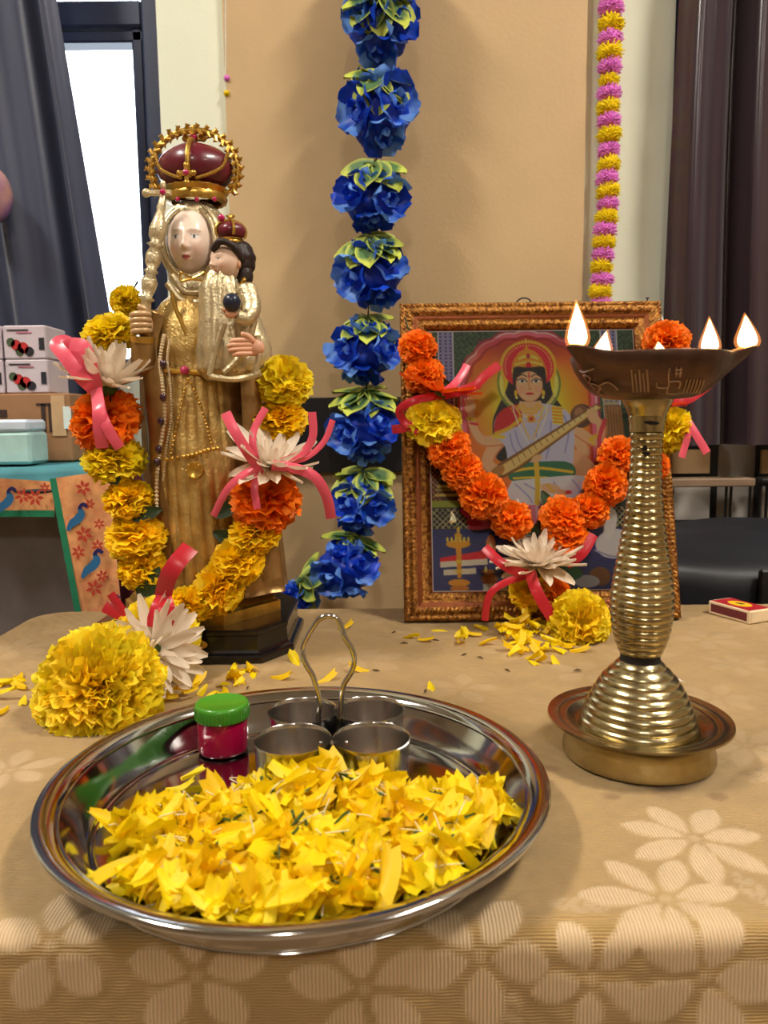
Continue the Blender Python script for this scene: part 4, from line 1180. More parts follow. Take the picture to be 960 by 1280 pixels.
# -------- blue garland hanging on the column
m_blue = mat('blue silk petal', rgb(20, 86, 222), .42, var=.30, vscale=.9, col2=rgb(112, 162, 240), c2scale=1.1)
leafy(m_blue, .2)
m_blue.node_tree.nodes['Noise Texture'].inputs['Scale'].default_value = 1.3
m_bl2 = leafy(mat('blue silk petal deep', rgb(16, 66, 200), .42, var=.3, vscale=1.6), .2)
m_core = mat('blue flower core', rgb(10, 34, 110), .7)
m_lime = mat('variegated leaf', rgb(76, 112, 62), .5, var=.1, vscale=2, attr='Col', col2=None)
def blue_petal(seed, m):
    R = random.Random(seed); nu, nv = 7, 6; V = []; Fc = []
    ph1, ph2 = R.uniform(0, 6), R.uniform(0, 6)
    for j in range(nv + 1):
        q = j / nv
        w = 1.5 * (.35 + .65 * q ** .8) * (1 - max(0, q - .72) ** 2 * 7.0)
        for i in range(nu + 1):
            s = i / nu * 2 - 1
            V.append((q * (1 - .16 * s * s) + .04 * q * math.sin(7 * s + ph1), s * w * .5, .30 * s * s * q + .20 * q * q - .10 * max(0, q - .7) + .09 * q * math.sin(6 * s + ph2)))
    for j in range(nv):
        for i in range(nu):
            a = j * (nu + 1) + i; Fc.append((a, a + 1, a + nu + 2, a + nu + 1))
    return meshdata('blue_petal_mesh', V, Fc, m, True)
BP = [blue_petal(s, m_blue if s % 3 else m_bl2) for s in range(6)]
def leaf_var():
    V = []; Fc = []; Cc = []; nu, nv = 6, 6
    for j in range(nv + 1):
        q = j / nv; w = .62 * math.sin(PI * min(.06 + q * .9, 1)) ** .65
        for i in range(nu + 1):
            s = i / nu * 2 - 1
            V.append((q, s * w * .6, -.12 * q * q + .10 * abs(s) + .02))
            e = max(abs(s), q * 1.02 - .05)
            Cc.append(lin((86, 122, 74)) if e < .72 else lin((196, 206, 84)))
    for j in range(nv):
        for i in range(nu):
            a = j * (nu + 1) + i; Fc.append((a, a + 1, a + nu + 2, a + nu + 1))
    return meshdata('variegated_leaf_mesh', V, Fc, m_lime, True, cols=Cc)
m_lime.node_tree.nodes  # colour comes from the leaf's own yellow margin
for nd in m_lime.node_tree.nodes:
    if nd.type == 'VECT_MATH' and nd.operation == 'MULTIPLY': nd.inputs[1].default_value = (1, 1, 1)
LV = leaf_var()
YG = YC - .072
bg_ = thing('blue_flower_garland', 'string of large blue artificial flowers hanging on the beige column', 'garland', on_y(430, 740, YG))
core_me = None
b = MB(); b.ball((0, 0, 0), .74, 40, 24, fn=lambda d: 1 + .07 * math.sin(9 * math.atan2(d.y, d.x) + 4 * d.z) + .05 * math.sin(11 * d.z + 3 * d.x)); core_me = meshdata('core_mesh', b.v, b.f, m_bl2)
BF = [(476, -42, 46, 46), (475, 35, 46, 47), (474, 142, 48, 52), (467, 250, 47, 40), (465, 343, 46, 44), (456, 439, 47, 42), (454, 536, 45, 42), (454, 630, 43, 40), (432, 710, 46, 40)]
def blue_flower(x, y, hw, hh, Y, seed):
    """ball of four open roses, seven petals each"""
    k = Y / F; R = random.Random(seed)
    o = link('blue_flower', core_me, bg_, on_y(x, y, Y) - wloc(bg_), None, (hw * k, hw * k * .9, hh * k))
    sgn = 1 if seed % 2 else -1
    for (dx, dy, dz, sz) in ((-.62 * sgn, -.78, .22, 1.0), (.66 * sgn, -.70, -.12, 1.0), (-.15 * sgn, -.45, -.85, .9), (.1 * sgn, -.40, .92, .9)):
        d = (Vector((dx, dy, dz)) + Vector((R.uniform(-.15, .15), R.uniform(-.15, .15), R.uniform(-.15, .15)))).normalized()
        Q_ = d.to_track_quat('Z', 'Y').to_matrix(); r0 = R.uniform(0, 6)
        for j in range(7):
            inner = j >= 4
            az = r0 + (j * PI / 2 if not inner else j * 2 * PI / 3 + .5) + R.uniform(-.2, .2)
            el = R.uniform(.95, 1.2) if inner else R.uniform(.22, .5)
            ln_ = (.40 if inner else .66) * sz * R.uniform(.92, 1.08)
            q = Q_ @ Matrix.Rotation(az, 3, 'Z') @ Matrix.Rotation(-el, 3, 'Y')
            link('petal', R.choice(BP), o, d * (.56 if inner else .50) + Q_ @ Matrix.Rotation(az, 3, 'Z') @ Vector((.06, 0, 0)), q.to_euler(), ln_)
def whorl(x, y, hw, Y, axis, seed):
    k = Y / F; R = random.Random(seed)
    b = MB()
    o = link('leaf_whorl', calyx_me, bg_, on_y(x, y, Y) - wloc(bg_), aim(axis, R.uniform(0, 6)), hw * k)
    for i in range(11):
        az = 2 * PI * i / 11 + R.uniform(-.2, .2)
        rot = (Matrix.Rotation(az, 3, 'Z') @ Matrix.Rotation(R.uniform(.0, .55), 3, 'Y') @ Matrix.Rotation(R.uniform(-.3, .3), 3, 'X')).to_euler()
        link('leaf', LV, o, (0, 0, .03 * (i % 3)), rot, R.uniform(.85, 1.05))
for i, f_ in enumerate(BF): blue_flower(*f_, YG if i < 8 else YG - .03, i + 40)
blue_flower(372, 752, 30, 30, YG - .01, 60)
for i, (x, y) in enumerate(((476, -4), (474, 97), (468, 207), (463, 301), (459, 400), (456, 491), (455, 593))): whorl(x, y + 3, 46, YG - .006 - .026 * max(0, 1 - y / 420), (0, -.42 - .75 * max(0, 1 - y / 420), 1), i + 70)
whorl(443, 676, 44, YG - .02, (.25, -.3, 1), 80)
whorl(382, 725, 44, YG - .02, (-.8, -.4, .5), 81)
b = MB(); b.tube(spline([on_y(x, y, YG + .004) for x, y in ((477, -260), (476, 0), (474, 142), (467, 250), (460, 400), (454, 600), (434, 710), (372, 752))], 6), .0016, n=6); b.obj('cord', m_stem, bg_)

# -------- pompom garlands
m_pomp = mat('pink pompom wool', rgb(240, 140, 226), .9, var=.15, vscale=4); m_pomy = mat('yellow pompom wool', rgb(250, 222, 20), .9, var=.15, vscale=4)
def pompom(seed, m):
    R = random.Random(seed); b = MB(); b.ball((0, 0, 0), .74, 16, 10)
    for i in range(240):
        u = (i + .5) / 240; ph = math.acos(1 - 2 * u); az = i * 2.39996
        d = Vector((math.sin(ph) * math.cos(az), math.sin(ph) * math.sin(az), math.cos(ph)))
        a = d.orthogonal().normalized(); c = d.cross(a); L_ = R.uniform(.9, 1.08); j = Vector((R.uniform(-.1, .1), R.uniform(-.1, .1), R.uniform(-.1, .1)))
        w = .085
        b.add([d * .6 + a * w, d * .6 - a * .5 * w + c * .87 * w, d * .6 - a * .5 * w - c * .87 * w, d * L_ + j + a * w * .8, d * L_ + j - a * .4 * w + c * .7 * w, d * L_ + j - a * .4 * w - c * .7 * w],
              [(0, 1, 4, 3), (1, 2, 5, 4), (2, 0, 3, 5), (3, 4, 5)])
    return meshdata('pompom_mesh', b.v, b.f, m, True)
PP = [pompom(1, m_pomp), pompom(2, m_pomp)]; PY_ = [pompom(3, m_pomy), pompom(4, m_pomy)]
YP = YW - .022
pg = thing('pompom_garland', 'string of pink and yellow pompoms hanging on the pale wall strip', 'garland', on_y(750, 380, YP))
poms = [(766, -26, 14, 'p'), (765, -9, 15, 'y'), (764, 10, 15, 'p'), (764, 31, 15, 'y'), (763, 49, 14, 'p'), (762, 66, 15, 'y'), (762, 84, 14, 'p'), (761, 101, 12, 'y'), (761, 117, 14, 'p'), (760, 134, 14, 'y'), (761, 151, 14, 'p'), (762, 169, 14.5, 'y'), (761, 188, 13, 'p'), (761, 207, 14, 'y'), (759, 223, 13.5, 'p'), (760, 240, 14, 'y'), (760, 256, 13, 'p'), (758, 272, 14, 'y'), (756, 288, 14, 'p'), (755, 303, 14, 'y'), (754, 319, 13.5, 'p'), (752, 334, 13.5, 'y'), (753, 350, 13.5, 'p'), (750, 365, 14, 'y'), (751, 381, 13.5, 'p'), (750, 397, 13.5, 'y')]
for i, (x, y, r, k) in enumerate(poms):
    me = (PP if k == 'p' else PY_)[i % 2]
    link('pompom', me, pg, on_y(x, y, YP) - wloc(pg), (.15 * math.sin(i), .15 * math.cos(i), i * .7), (r * YP / F * 1.02, r * YP / F * 1.02, r * YP / F * .84))
b = MB(); b.tube([on_y(x, y, YP) for x, y, r, k in poms], .0010, n=6); b.obj('cord', m_white_print, pg)
# the end of a second string caught at the other edge of the column
p2 = thing('pompom_garland', 'short pompom string at the column edge above the statue crown', 'garland', on_y(279, 128, YW - .01))
for i, (y, k) in enumerate(((98, 'p'), (117, 'y'))):
    link('pompom', (PP if k == 'p' else PY_)[i % 2], p2, on_y(283.5, y, YW - .010) - wloc(p2), (i, i, i), .0055)
b = MB(); b.tube([on_y(282, y, YW - .010) for y in (-120, 60, 118)], .0008, n=6); b.obj('cord', m_white_print, p2)

# ================================================================== LOOSE PETALS
m_pet = leafy(mat('loose petal yellow', rgb(252, 224, 14), .5, var=.14, vscale=90), .30)
m_pet2 = leafy(mat('loose petal deep', rgb(250, 208, 12), .5, var=.14, vscale=90), .30)
m_thread = mat('pale floret stalk', rgb(226, 214, 170), .7)
m_brownp = mat('dried sepal', rgb(84, 62, 40), .8)
def loose(seed, m):
    R = random.Random(seed); nu, nv = 4, 4; V = []; Fc = []
    c1, c2, tw = R.uniform(-.45, .45), R.uniform(.2, .7), R.uniform(-.8, .8); ph = R.uniform(0, 6)
    for j in range(nv + 1):
        q = j / nv; w = (.12 + .40 * q ** .7) * (1 - .25 * max(0, q - .85) / .15)
        for i in range(nu + 1):
            s = i / nu * 2 - 1
            y = s * w * .5; z = c1 * q * q + c2 * s * s * .25 * (1 if seed % 2 else -1) + .06 * q * math.sin(5 * s + ph)
            x = q - .5 - (.10 * abs(math.sin(3.2 * s)) * (1 if j == nv else 0))
            a = tw * (q - .5)
            V.append((x, y * math.cos(a) - z * math.sin(a), y * math.sin(a) + z * math.cos(a)))
    for j in range(nv):
        for i in range(nu):
            a = j * (nu + 1) + i; Fc.append((a, a + 1, a + nu + 2, a + nu + 1))
    return V, Fc, m
LQ = [loose(s, m_pet if s % 3 else m_pet2) for s in range(8)]
LP_ = [meshdata('loose_petal_mesh', v, f, m) for v, f, m in LQ]
# heap outline on the tray, in image points on the petal level
hp = [(118, 1022), (200, 1000), (255, 1000), (300, 975), (345, 957), (380, 950), (440, 958), (520, 990), (560, 976), (600, 978), (665, 1018), (655, 1060), (600, 1105), (520, 1140), (430, 1158), (330, 1160), (230, 1145), (150, 1125), (108, 1112), (160, 1090), (180, 1062), (150, 1045)]
hpw = np.array([on_z(x, y, ZF + .010).xy for x, y in hp])
def sd_poly(P, V_):
    P = np.asarray(P, float); d = np.full(len(P), 9.0); ins = np.zeros(len(P), bool)
    for i in range(len(V_)):
        a, c = V_[i], V_[i - 1]; e = c - a; w = P - a
        t_ = np.clip((w @ e) / (e @ e), 0, 1); d = np.minimum(d, np.hypot(*(w - t_[:, None] * e).T))
        cond = ((a[1] > P[:, 1]) != (c[1] > P[:, 1])) & (P[:, 0] < (c[0] - a[0]) * (P[:, 1] - a[1]) / (c[1] - a[1] + 1e-12) + a[0])
        ins ^= cond
    return np.where(ins, d, -d)
pk = np.array(on_z(395, 985, ZF + .03).xy); pk2 = np.array(on_z(560, 1030, ZF + .02).xy)
def heap(P):
    d = sd_poly(P, hpw); D = np.maximum(d, 0)
    h = .004 + .013 * (1 - np.exp(-D / .018)) + .015 * np.exp(-(((P - pk) / (.040, .030)) ** 2).sum(1)) * np.clip(D / .01, 0, 1) + .006 * np.exp(-(((P - pk2) / (.05, .03)) ** 2).sum(1)) * np.clip(D / .01, 0, 1)
    return d, h
lo, hi = hpw.min(0), hpw.max(0)
def sample(n):
    P = rng.uniform(lo, hi, (n * 4, 2)); d, h = heap(P); k = d > .002
    rr = np.hypot(P[:, 0] - PC.x, P[:, 1] - PC.y); k &= rr < .1225
    for c in cen: k &= np.hypot(P[:, 0] - c.x, P[:, 1] - c.y) > .031
    k &= np.hypot(P[:, 0] - JC.x, P[:, 1] - JC.y) > .03
    return P[k][:n], h[k][:n], d[k][:n]
RR = random.Random(99)
def rand_rot(tilt):
    return (Matrix.Rotation(RR.uniform(0, 6.28), 3, 'Z') @ Matrix.Rotation(RR.uniform(-tilt, tilt), 3, 'Y') @ Matrix.Rotation(RR.uniform(-tilt, tilt), 3, 'X'))
# lower layers nobody could count
def seat(P, z):
    """keep a petal clear of the tray's sloping wall"""
    r = math.hypot(P[0] - PC.x, P[1] - PC.y) + .0115
    return max(z, PC.z + interp(r, [.112, .121, .127, .134, .140], [.004, .0075, .0135, .0225, .030]) + .002)
P, h, d = sample(900)
b = MB(); mi = []
for i in range(len(P)):
    v, f, m = LQ[i % 8]; R = rand_rot(.9); s = RR.uniform(.018, .027); z = ZF + .005 + (h[i] - .004) * RR.uniform(.15, .92)
    b.add([R @ Vector(q) * s + Vector((P[i][0], P[i][1], seat(P[i], z))) for q in v], f)
o = b.obj('petal_heap', m_pet, ang=3, origin=(PC.x, PC.y, ZF))
tag(o, 'deep heap of yellow marigold petals under the topmost ones', 'petals', kind='stuff')
# stalks and sepals in the heap
P, h, d = sample(90)
b = MB()
for i in range(len(P)):
    R = rand_rot(.5); L_ = RR.uniform(.006, .013); c = Vector((P[i][0], P[i][1], ZF + h[i] + .004)); e = R @ Vector((L_, 0, RR.uniform(-.002, .003)))
    b.tube([c - e, c + Vector((0, 0, .0015)), c + e], .00035, n=4)
tag(b.obj('floret_stalks', m_thread, ang=3, origin=(PC.x, PC.y, ZF)), 'thin pale floret stalks strewn through the petal heap', 'stalks', kind='stuff')
P, h, d = sample(120)
b = MB()
for i in range(len(P)):
    v, f, m = LQ[i % 8]; R = rand_rot(.6); s = RR.uniform(.007, .012)
    b.add([R @ Vector((q[0], q[1] * .4, q[2])) * s + Vector((P[i][0], P[i][1], ZF + h[i] + .003)) for q in v], f)
tag(b.obj('dried_sepals', m_cal, ang=3, origin=(PC.x, PC.y, ZF)), 'small dark green sepals strewn through the petal heap', 'sepals', kind='stuff')
P, h, d = sample(178)
for i in range(len(P)):
    s = RR.uniform(.023, .036)
    o = link('loose_petal', LP_[i % 8], None, (P[i][0], P[i][1], seat(P[i], ZF + h[i] + .002)), rand_rot(.8).to_euler(), s)
    tag(o, 'yellow marigold petal on top of the heap in the tray', 'petal', 'petals on top of the tray heap')
for (x, y) in ((107, 1092), (118, 1100), (128, 1020), (243, 950 + 20), (225, 985)):
    p = on_z(x, y, ZF + .003)
    tag(link('loose_petal', LP_[(x + y) % 8], None, p, rand_rot(.15).to_euler(), .018), 'single yellow petal lying on the bare steel floor of the tray', 'petal', 'petals on the bare tray floor')
# petals fallen on the cloth
def scatter(n, cx, cy, sx, sy, zmax, label, group, s0=.014, s1=.024):
    for i in range(n):
        x = RR.gauss(cx, sx); y = RR.gauss(cy, sy)
        p = on_z(x, y, T + .001); r = math.hypot((x - cx) / sx, (y - cy) / sy)
        p.z = T + .0035 + max(0, zmax * (1 - r / 1.6)) * RR.random()
        o = link('loose_petal', LP_[i % 8], None, p, rand_rot(.35).to_euler(), RR.uniform(s0, s1))
        tag(o, label, 'petal', group)
scatter(58, 650, 795, 34, 13, .022, 'yellow petal in the drift fallen before the framed picture', 'petals before the framed picture', .016, .026)
scatter(8, 660, 822, 30, 8, 0, 'yellow petal in the drift fallen before the framed picture', 'petals before the framed picture', .014, .022)
scatter(7, 575, 795, 18, 5, 0, 'yellow petal in the drift fallen before the framed picture', 'petals before the framed picture', .014, .022)
scatter(18, 240, 868, 34, 10, .010, 'yellow petal lying between the big bloom and the steel tray', 'petals by the big bloom')
scatter(10, 310, 843, 16, 8, .008, 'yellow petal lying against the black statue base', 'petals by the statue base')
scatter(9, 18, 872, 14, 12, .010, 'yellow petal left of the big yellow bloom', 'petals left of the big bloom')
for (x, y, lab) in ((513, 795, 'single yellow petal left of the picture frame foot'), (540, 858, 'single yellow petal at the back rim of the tray'), (370, 826, 'single yellow petal right of the statue base'), (408, 848, 'single yellow petal behind the wire handle'), (448, 836, 'single yellow petal just right of the wire handle'), (352, 846, 'single yellow petal left of the wire handle'), (432, 783, 'single yellow petal seen above the wire handle')):
    p = on_z(x, y, T + .0035)
    tag(link('loose_petal', LP_[x % 8], None, p, rand_rot(.2).to_euler(), .022), lab, 'petal')
for i, (x, y) in enumerate(((505, 804), (532, 864), (545, 800), (580, 818), (634, 838), (722, 838), (310, 860), (470, 838), (492, 790), (600, 822))):
    p = on_z(x, y, T + .002)
    b = MB(); b.tube([Vector((-.004, 0, 0)), Vector((0, .0006, .0006)), Vector((.004, 0, 0))], [.0004, .0009, .0004], n=6)
    o = b.obj('dried_sepal', m_brownp); o.location = p; o.rotation_euler = (0, 0, i * 1.3)
    tag(o, 'tiny dark dried sepal scattered on the cloth', 'sepal', 'dried sepals on the cloth')
# ================================================================== ROBED STATUE
m_gold = mat('antique gold paint', rgb(220, 188, 118), .36, metal=.62, var=.16, vscale=70, bump=.6, bscale=330, col2=rgb(192, 154, 86), c2scale=40)
m_gold2 = mat('pale silver gold', rgb(214, 198, 160), .34, metal=.7, var=.16, vscale=90, bump=.5, bscale=330)
m_goldb = mat('bright gold trim', rgb(208, 166, 78), .3, metal=.85, var=.14, vscale=90)
m_bronze = mat('brown gold cloak', rgb(160, 124, 76), .38, metal=.7, var=.18, vscale=70, bump=.2, bscale=200)
m_basek = mat('black lacquer', rgb(14, 13, 15), .22, var=.2, coat=.4)
m_skin = mat('painted face', None, .4, var=.03, attr='Col', coat=.15)
m_cskin = mat('painted skin', rgb(228, 172, 140), .42, var=.05)
m_hair = mat('dark brown hair', rgb(44, 30, 28), .5, var=.2, vscale=150, bump=.5, bscale=220)
m_velvet = mat('crimson crown cap', rgb(104, 24, 42), .32, var=.15, vscale=50, coat=.3)
m_gem = mat('ruby stone', rgb(196, 20, 92), .08, var=.05, coat=1.0)
m_garn = mat('dark garnet bead', rgb(52, 16, 40), .12, var=.1, coat=1.0)
m_pearl = mat('cream lace', rgb(214, 190, 150), .5, var=.1)
m_ball = mat('dark blue orb', rgb(34, 40, 62), .3, var=.2)

SX = on_y(255, 800, SY).x
st = thing('robed_statue', 'gilded statue of a crowned robed woman carrying a crowned child', 'statue', (SX, SY, T + .0018))
Z0 = T + .0018
def S_(px, py, dy=0.0): return on_y(px, py, SY + dy)
# ---- lacquered base
def octo(hx, hy, cx, cy, z): return [Vector((SX + a * hx, SY + c * hy, z)) for a, c in ((-cx, -1), (cx, -1), (1, -cy), (1, cy), (cx, 1), (-cx, 1), (-1, cy), (-1, -cy))]
def stack(levels, cap=True):
    v = []; f = []
    for lv in levels: v += lv
    n = len(levels[0])
    for i in range(len(levels) - 1):
        for k in range(n): f.append((i * n + k, i * n + (k + 1) % n, (i + 1) * n + (k + 1) % n, (i + 1) * n + k))
    if cap: f.append(tuple(range(n))[::-1]); f.append(tuple((len(levels) - 1) * n + k for k in range(n)))
    return v, f
b = MB()
cxx, cyy = .75, .55
b.add(*stack([octo(.107 * s, .094 * s, cxx, cyy, Z0 + z) for s, z in ((1, 0), (1.0, .006), (.985, .008), (.955, .0095), (.94, .012), (.93, .026), (.945, .0275), (.945, .031), (.93, .0325))]))
base_o = b.obj('base', m_basek, st, smooth=False)
pc = S_(262, 806, -.0895)
b = MB(); b.lathe([(.0001, .0016), (.8, .0016), (1, .0006), (1, 0)], (0, 0, 0), 32)
b.v = [Vector((SX + .004 + p.x * .021, SY - .0885 - p.z * 1.0, Z0 + .0185 + p.y * .0068)) for p in b.v]; b.obj('name_plate', m_goldb, base_o, smooth=False)
b = MB(); b.box((SX + .004, SY - .0903, Z0 + .0185), (.026, .0006, .0022)); b.obj('plate_lettering', m_basek, base_o, smooth=False)
# ---- gilt pedestal
b = MB()
def hexa(r, z, rot=.30): return [Vector((SX + r * 1.06 * math.cos(rot + k * PI / 3 - PI / 2 + .15), SY + r * .95 * math.sin(rot + k * PI / 3 - PI / 2 + .15), z)) for k in range(6)]
b.add(*stack([hexa(.083, Z0 + .0326), hexa(.083, Z0 + .044), hexa(.079, Z0 + .046), hexa(.074, Z0 + .052), hexa(.066, Z0 + .056)]))
b.obj('pedestal', m_goldb, st, smooth=False)

# ---- lofted drapery
def loft(levels, n, disp=None, a0=0.0, a1=2 * PI, sub=4):
    """levels: (py, x_left, x_right, depth radius, depth offset)"""
    L_ = sorted(levels); ys = [l[0] for l in L_]
    rows = []
    N_ = (len(L_) - 1) * sub
    from_y = ys[0]; to_y = ys[-1]
    for i in range(N_ + 1):
        py = from_y + (to_y - from_y) * i / N_
        xl_, xr_, ry, oy = (interp(py, ys, [l[k] for l in L_]) for k in (1, 2, 3, 4))
        A = S_(xl_, py); B_ = S_(xr_, py); cx_ = (A.x + B_.x) / 2; rx = (B_.x - A.x) / 2
        row = []
        full = abs(a1 - a0 - 2 * PI) < 1e-6
        for k in range(n if full else n + 1):
            a = a0 + (a1 - a0) * k / n
            q = 1 + (disp(a, py) if disp else 0)
            row.append(Vector((cx_ + rx * q * math.cos(a), SY + oy + ry * q * math.sin(a), A.z)))
        rows.append(row)
    v = [p for r in rows for p in r]; m_ = len(rows[0]); f = []
    for i in range(len(rows) - 1):
        for k in range(m_ if full else m_ - 1): f.append((i * m_ + k, i * m_ + (k + 1) % m_, (i + 1) * m_ + (k + 1) % m_, (i + 1) * m_ + k))
    if full: f.append(tuple(range(m_))); f.append(tuple((len(rows) - 1) * m_ + k for k in range(m_))[::-1])
    return v, f
FR = -PI / 2
def front(a):   # 1 towards the viewer
    return max(0.0, -math.sin(a))
# cloak: brown gold, wraps sides and back
def d_cloak(a, py):
    k = interp(py, [380, 470, 740], [.01, .025, .05])
    return k * math.sin(9 * a + py * .006) + .4 * k * math.sin(17 * a + 1)
v, f = loft([(372, 222, 272, .022, .0), (385, 198, 296, .034, .0), (405, 186, 312, .042, .0), (440, 178, 322, .048, .0), (500, 180, 328, .052, .0), (580, 184, 338, .055, .0), (660, 190, 350, .056, 0), (736, 196, 358, .056, 0)], 120, d_cloak, sub=6)
MB().add(v, f).obj('cloak', m_bronze, st, ang=3)
# gown: gold, with pleats down the front
def d_gown(a, py):
    k = interp(py, [380, 455, 470, 560, 745], [.010, .016, .04, .06, .08])
    x = (a - FR)
    return k * (abs(math.sin(11 * x)) ** .7 - .5) * front(a) + .5 * k * math.sin(5 * x + 1)
v, f = loft([(366, 226, 264, .020, -.012), (385, 206, 288, .032, -.016), (410, 200, 300, .038, -.020), (440, 200, 296, .040, -.021), (462, 206, 288, .038, -.021), (480, 202, 296, .042, -.021), (560, 200, 306, .050, -.021), (660, 202, 318, .054, -.018), (732, 206, 328, .054, -.014)], 220, d_gown, sub=8)
MB().add(v, f).obj('gown', m_gold, st, ang=3)
# open cloak panels falling at both sides of the gown
for (pts, nm) in (([(196, 392), (186, 430), (190, 480), (196, 540), (198, 600), (204, 660), (208, 720)], 'cloak_edge'), ([(300, 420), (312, 470), (316, 540), (322, 620), (332, 680), (340, 724)], 'cloak_edge')):
    P = spline([S_(x, y, -.052 - .008 * (y - 390) / 360) for x, y in pts], 8)
    b = MB(); b.strip(P, .020, (.35 if pts[0][0] > 250 else -.35, -1, 0), thick=.004); b.obj(nm, m_bronze, st, ang=3)
# lace and garnet beads down the left edge
P = spline([S_(x, y, -.064 - .006 * (y - 390) / 360) for x, y in [(205, 420), (200, 450), (203, 480), (206, 520), (200, 560), (196, 600), (196, 640)]], 9)
b = MB()
for i, p in enumerate(P): b.ball(p, .0021, 8, 6)
b.obj('lace_edging', m_pearl, st)
P2 = spline([S_(x, y, -.067) for x, y in [(212, 425), (209, 450), (213, 480), (214, 520), (208, 560), (204, 600)]], 12)
b = MB()
for p in P2: b.ball(p, .0013, 6, 5)
b.obj('pearl_cord', m_pearl, st)
for (x, y) in ((204, 455), (204, 497), (201, 527), (198, 562), (196, 578)):
    b = MB(); b.ball(S_(x, y, -.070), (.0036, .003, .0044), 12, 8); b.obj('garnet_bead', m_garn, st)
b = MB(); b.ball(S_(231, 463, -.066), .0046, 14, 10); b.obj('ruby_clasp', m_gem, st)
# belt, neck chains, rope girdle with medallion
def front_pts(pts, dy): return spline([S_(x, y, dy) for x, y in pts], 7)
b = MB(); b.tube(front_pts([(206, 462), (222, 464), (246, 465), (270, 462), (288, 456)], -.0615), .0032, n=8); b.obj('belt', m_goldb, st)
def chain(pts, dy, r, name, step=.0042):
    P = front_pts(pts, dy); b = MB(); last = None
    for p in P:
        if last is None or (p - last).length > step * .8: b.ball(p, (r, r, r), 8, 6); last = p
    b.obj(name, m_goldb, st)
chain([(234, 474), (228, 500), (219, 540), (212, 574)], -.0705, .0016, 'chain')
chain([(236, 474), (248, 500), (258, 530), (266, 560)], -.0705, .0016, 'chain')
chain([(208, 574), (222, 572), (240, 569), (258, 563), (276, 560)], -.0755, .0024, 'rope_girdle', .005)
b = MB(); mp = S_(244, 588, -.078)
b.lathe([(.0001, .0022), (.0052, .0026), (.0062, .0034), (.0085, .0034), (.0092, .0022), (.0092, 0), (.0001, 0)], mp, 28, R=Matrix.Rotation(PI / 2, 3, 'X'))
for k in range(8): b.ball(mp + Vector((.0074 * math.cos(k * PI / 4), -.0036, .0074 * math.sin(k * PI / 4))), .0011, 6, 5)
b.obj('medallion', m_goldb, st, ang=.8)
# ---- veil, wimple and collar
v, f = loft([(254, 226, 258, .018, .004), (258, 218, 268, .026, .003), (268, 211, 277, .031, .002), (290, 207, 281, .033, .002), (320, 207, 281, .032, .002), (345, 210, 280, .030, .001), (362, 216, 276, .030, -.002), (380, 214, 284, .034, -.006)], 72, lambda a, py: .014 * math.sin(14 * a) + .012 * math.sin(py * .45) * (1 if py > 330 else .3), sub=6)
MB().add(v, f).obj('veil', m_gold2, st, ang=3)
fc = S_(241, 306, -.016)
def ellring(c, rx, rz, dy, n=48): return [c + Vector((rx * math.cos(2 * PI * k / n), dy - .004 * math.cos(4 * PI * k / n), rz * math.sin(2 * PI * k / n))) for k in range(n)]
kpx = SY / F
for (rx, rz, r, dy) in ((30.5, 40.5, .0026, -.012), (34.5, 44.5, .0034, -.008)):
    b = MB(); b.tube(ellring(fc, rx * kpx, rz * kpx, dy), r, n=8, closed=True); b.obj('veil_hem', m_gold2, st)
for i, (ya, yb_, xx) in enumerate(((352, 362, 26), (362, 374, 32))):
    b = MB(); b.tube(front_pts([(241 - xx, ya - 8), (241 - xx * .5, yb_), (241, yb_ + 4), (241 + xx * .5, yb_), (241 + xx, ya - 8)], -.040 - .004 * i), .0034, n=8); b.obj('wimple_fold', m_gold2, st)
b = MB()
for s in (-1, 1):
    b.tube(front_pts([(241, 348), (241 + s * 9, 344), (241 + s * 15, 341), (241 + s * 15, 351), (241 + s * 9, 350), (241, 349)], -.046), .0012, n=6)
b.obj('bow', m_goldb, st)
b = MB()
for s in (-1, 1): b.tube(front_pts([(241 + s * 26, 366), (241 + s * 22, 384), (241 + s * 12, 408), (241 + s * 3, 432)], -.058), .0022, n=8)
b.obj('collar_edge', m_goldb, st)
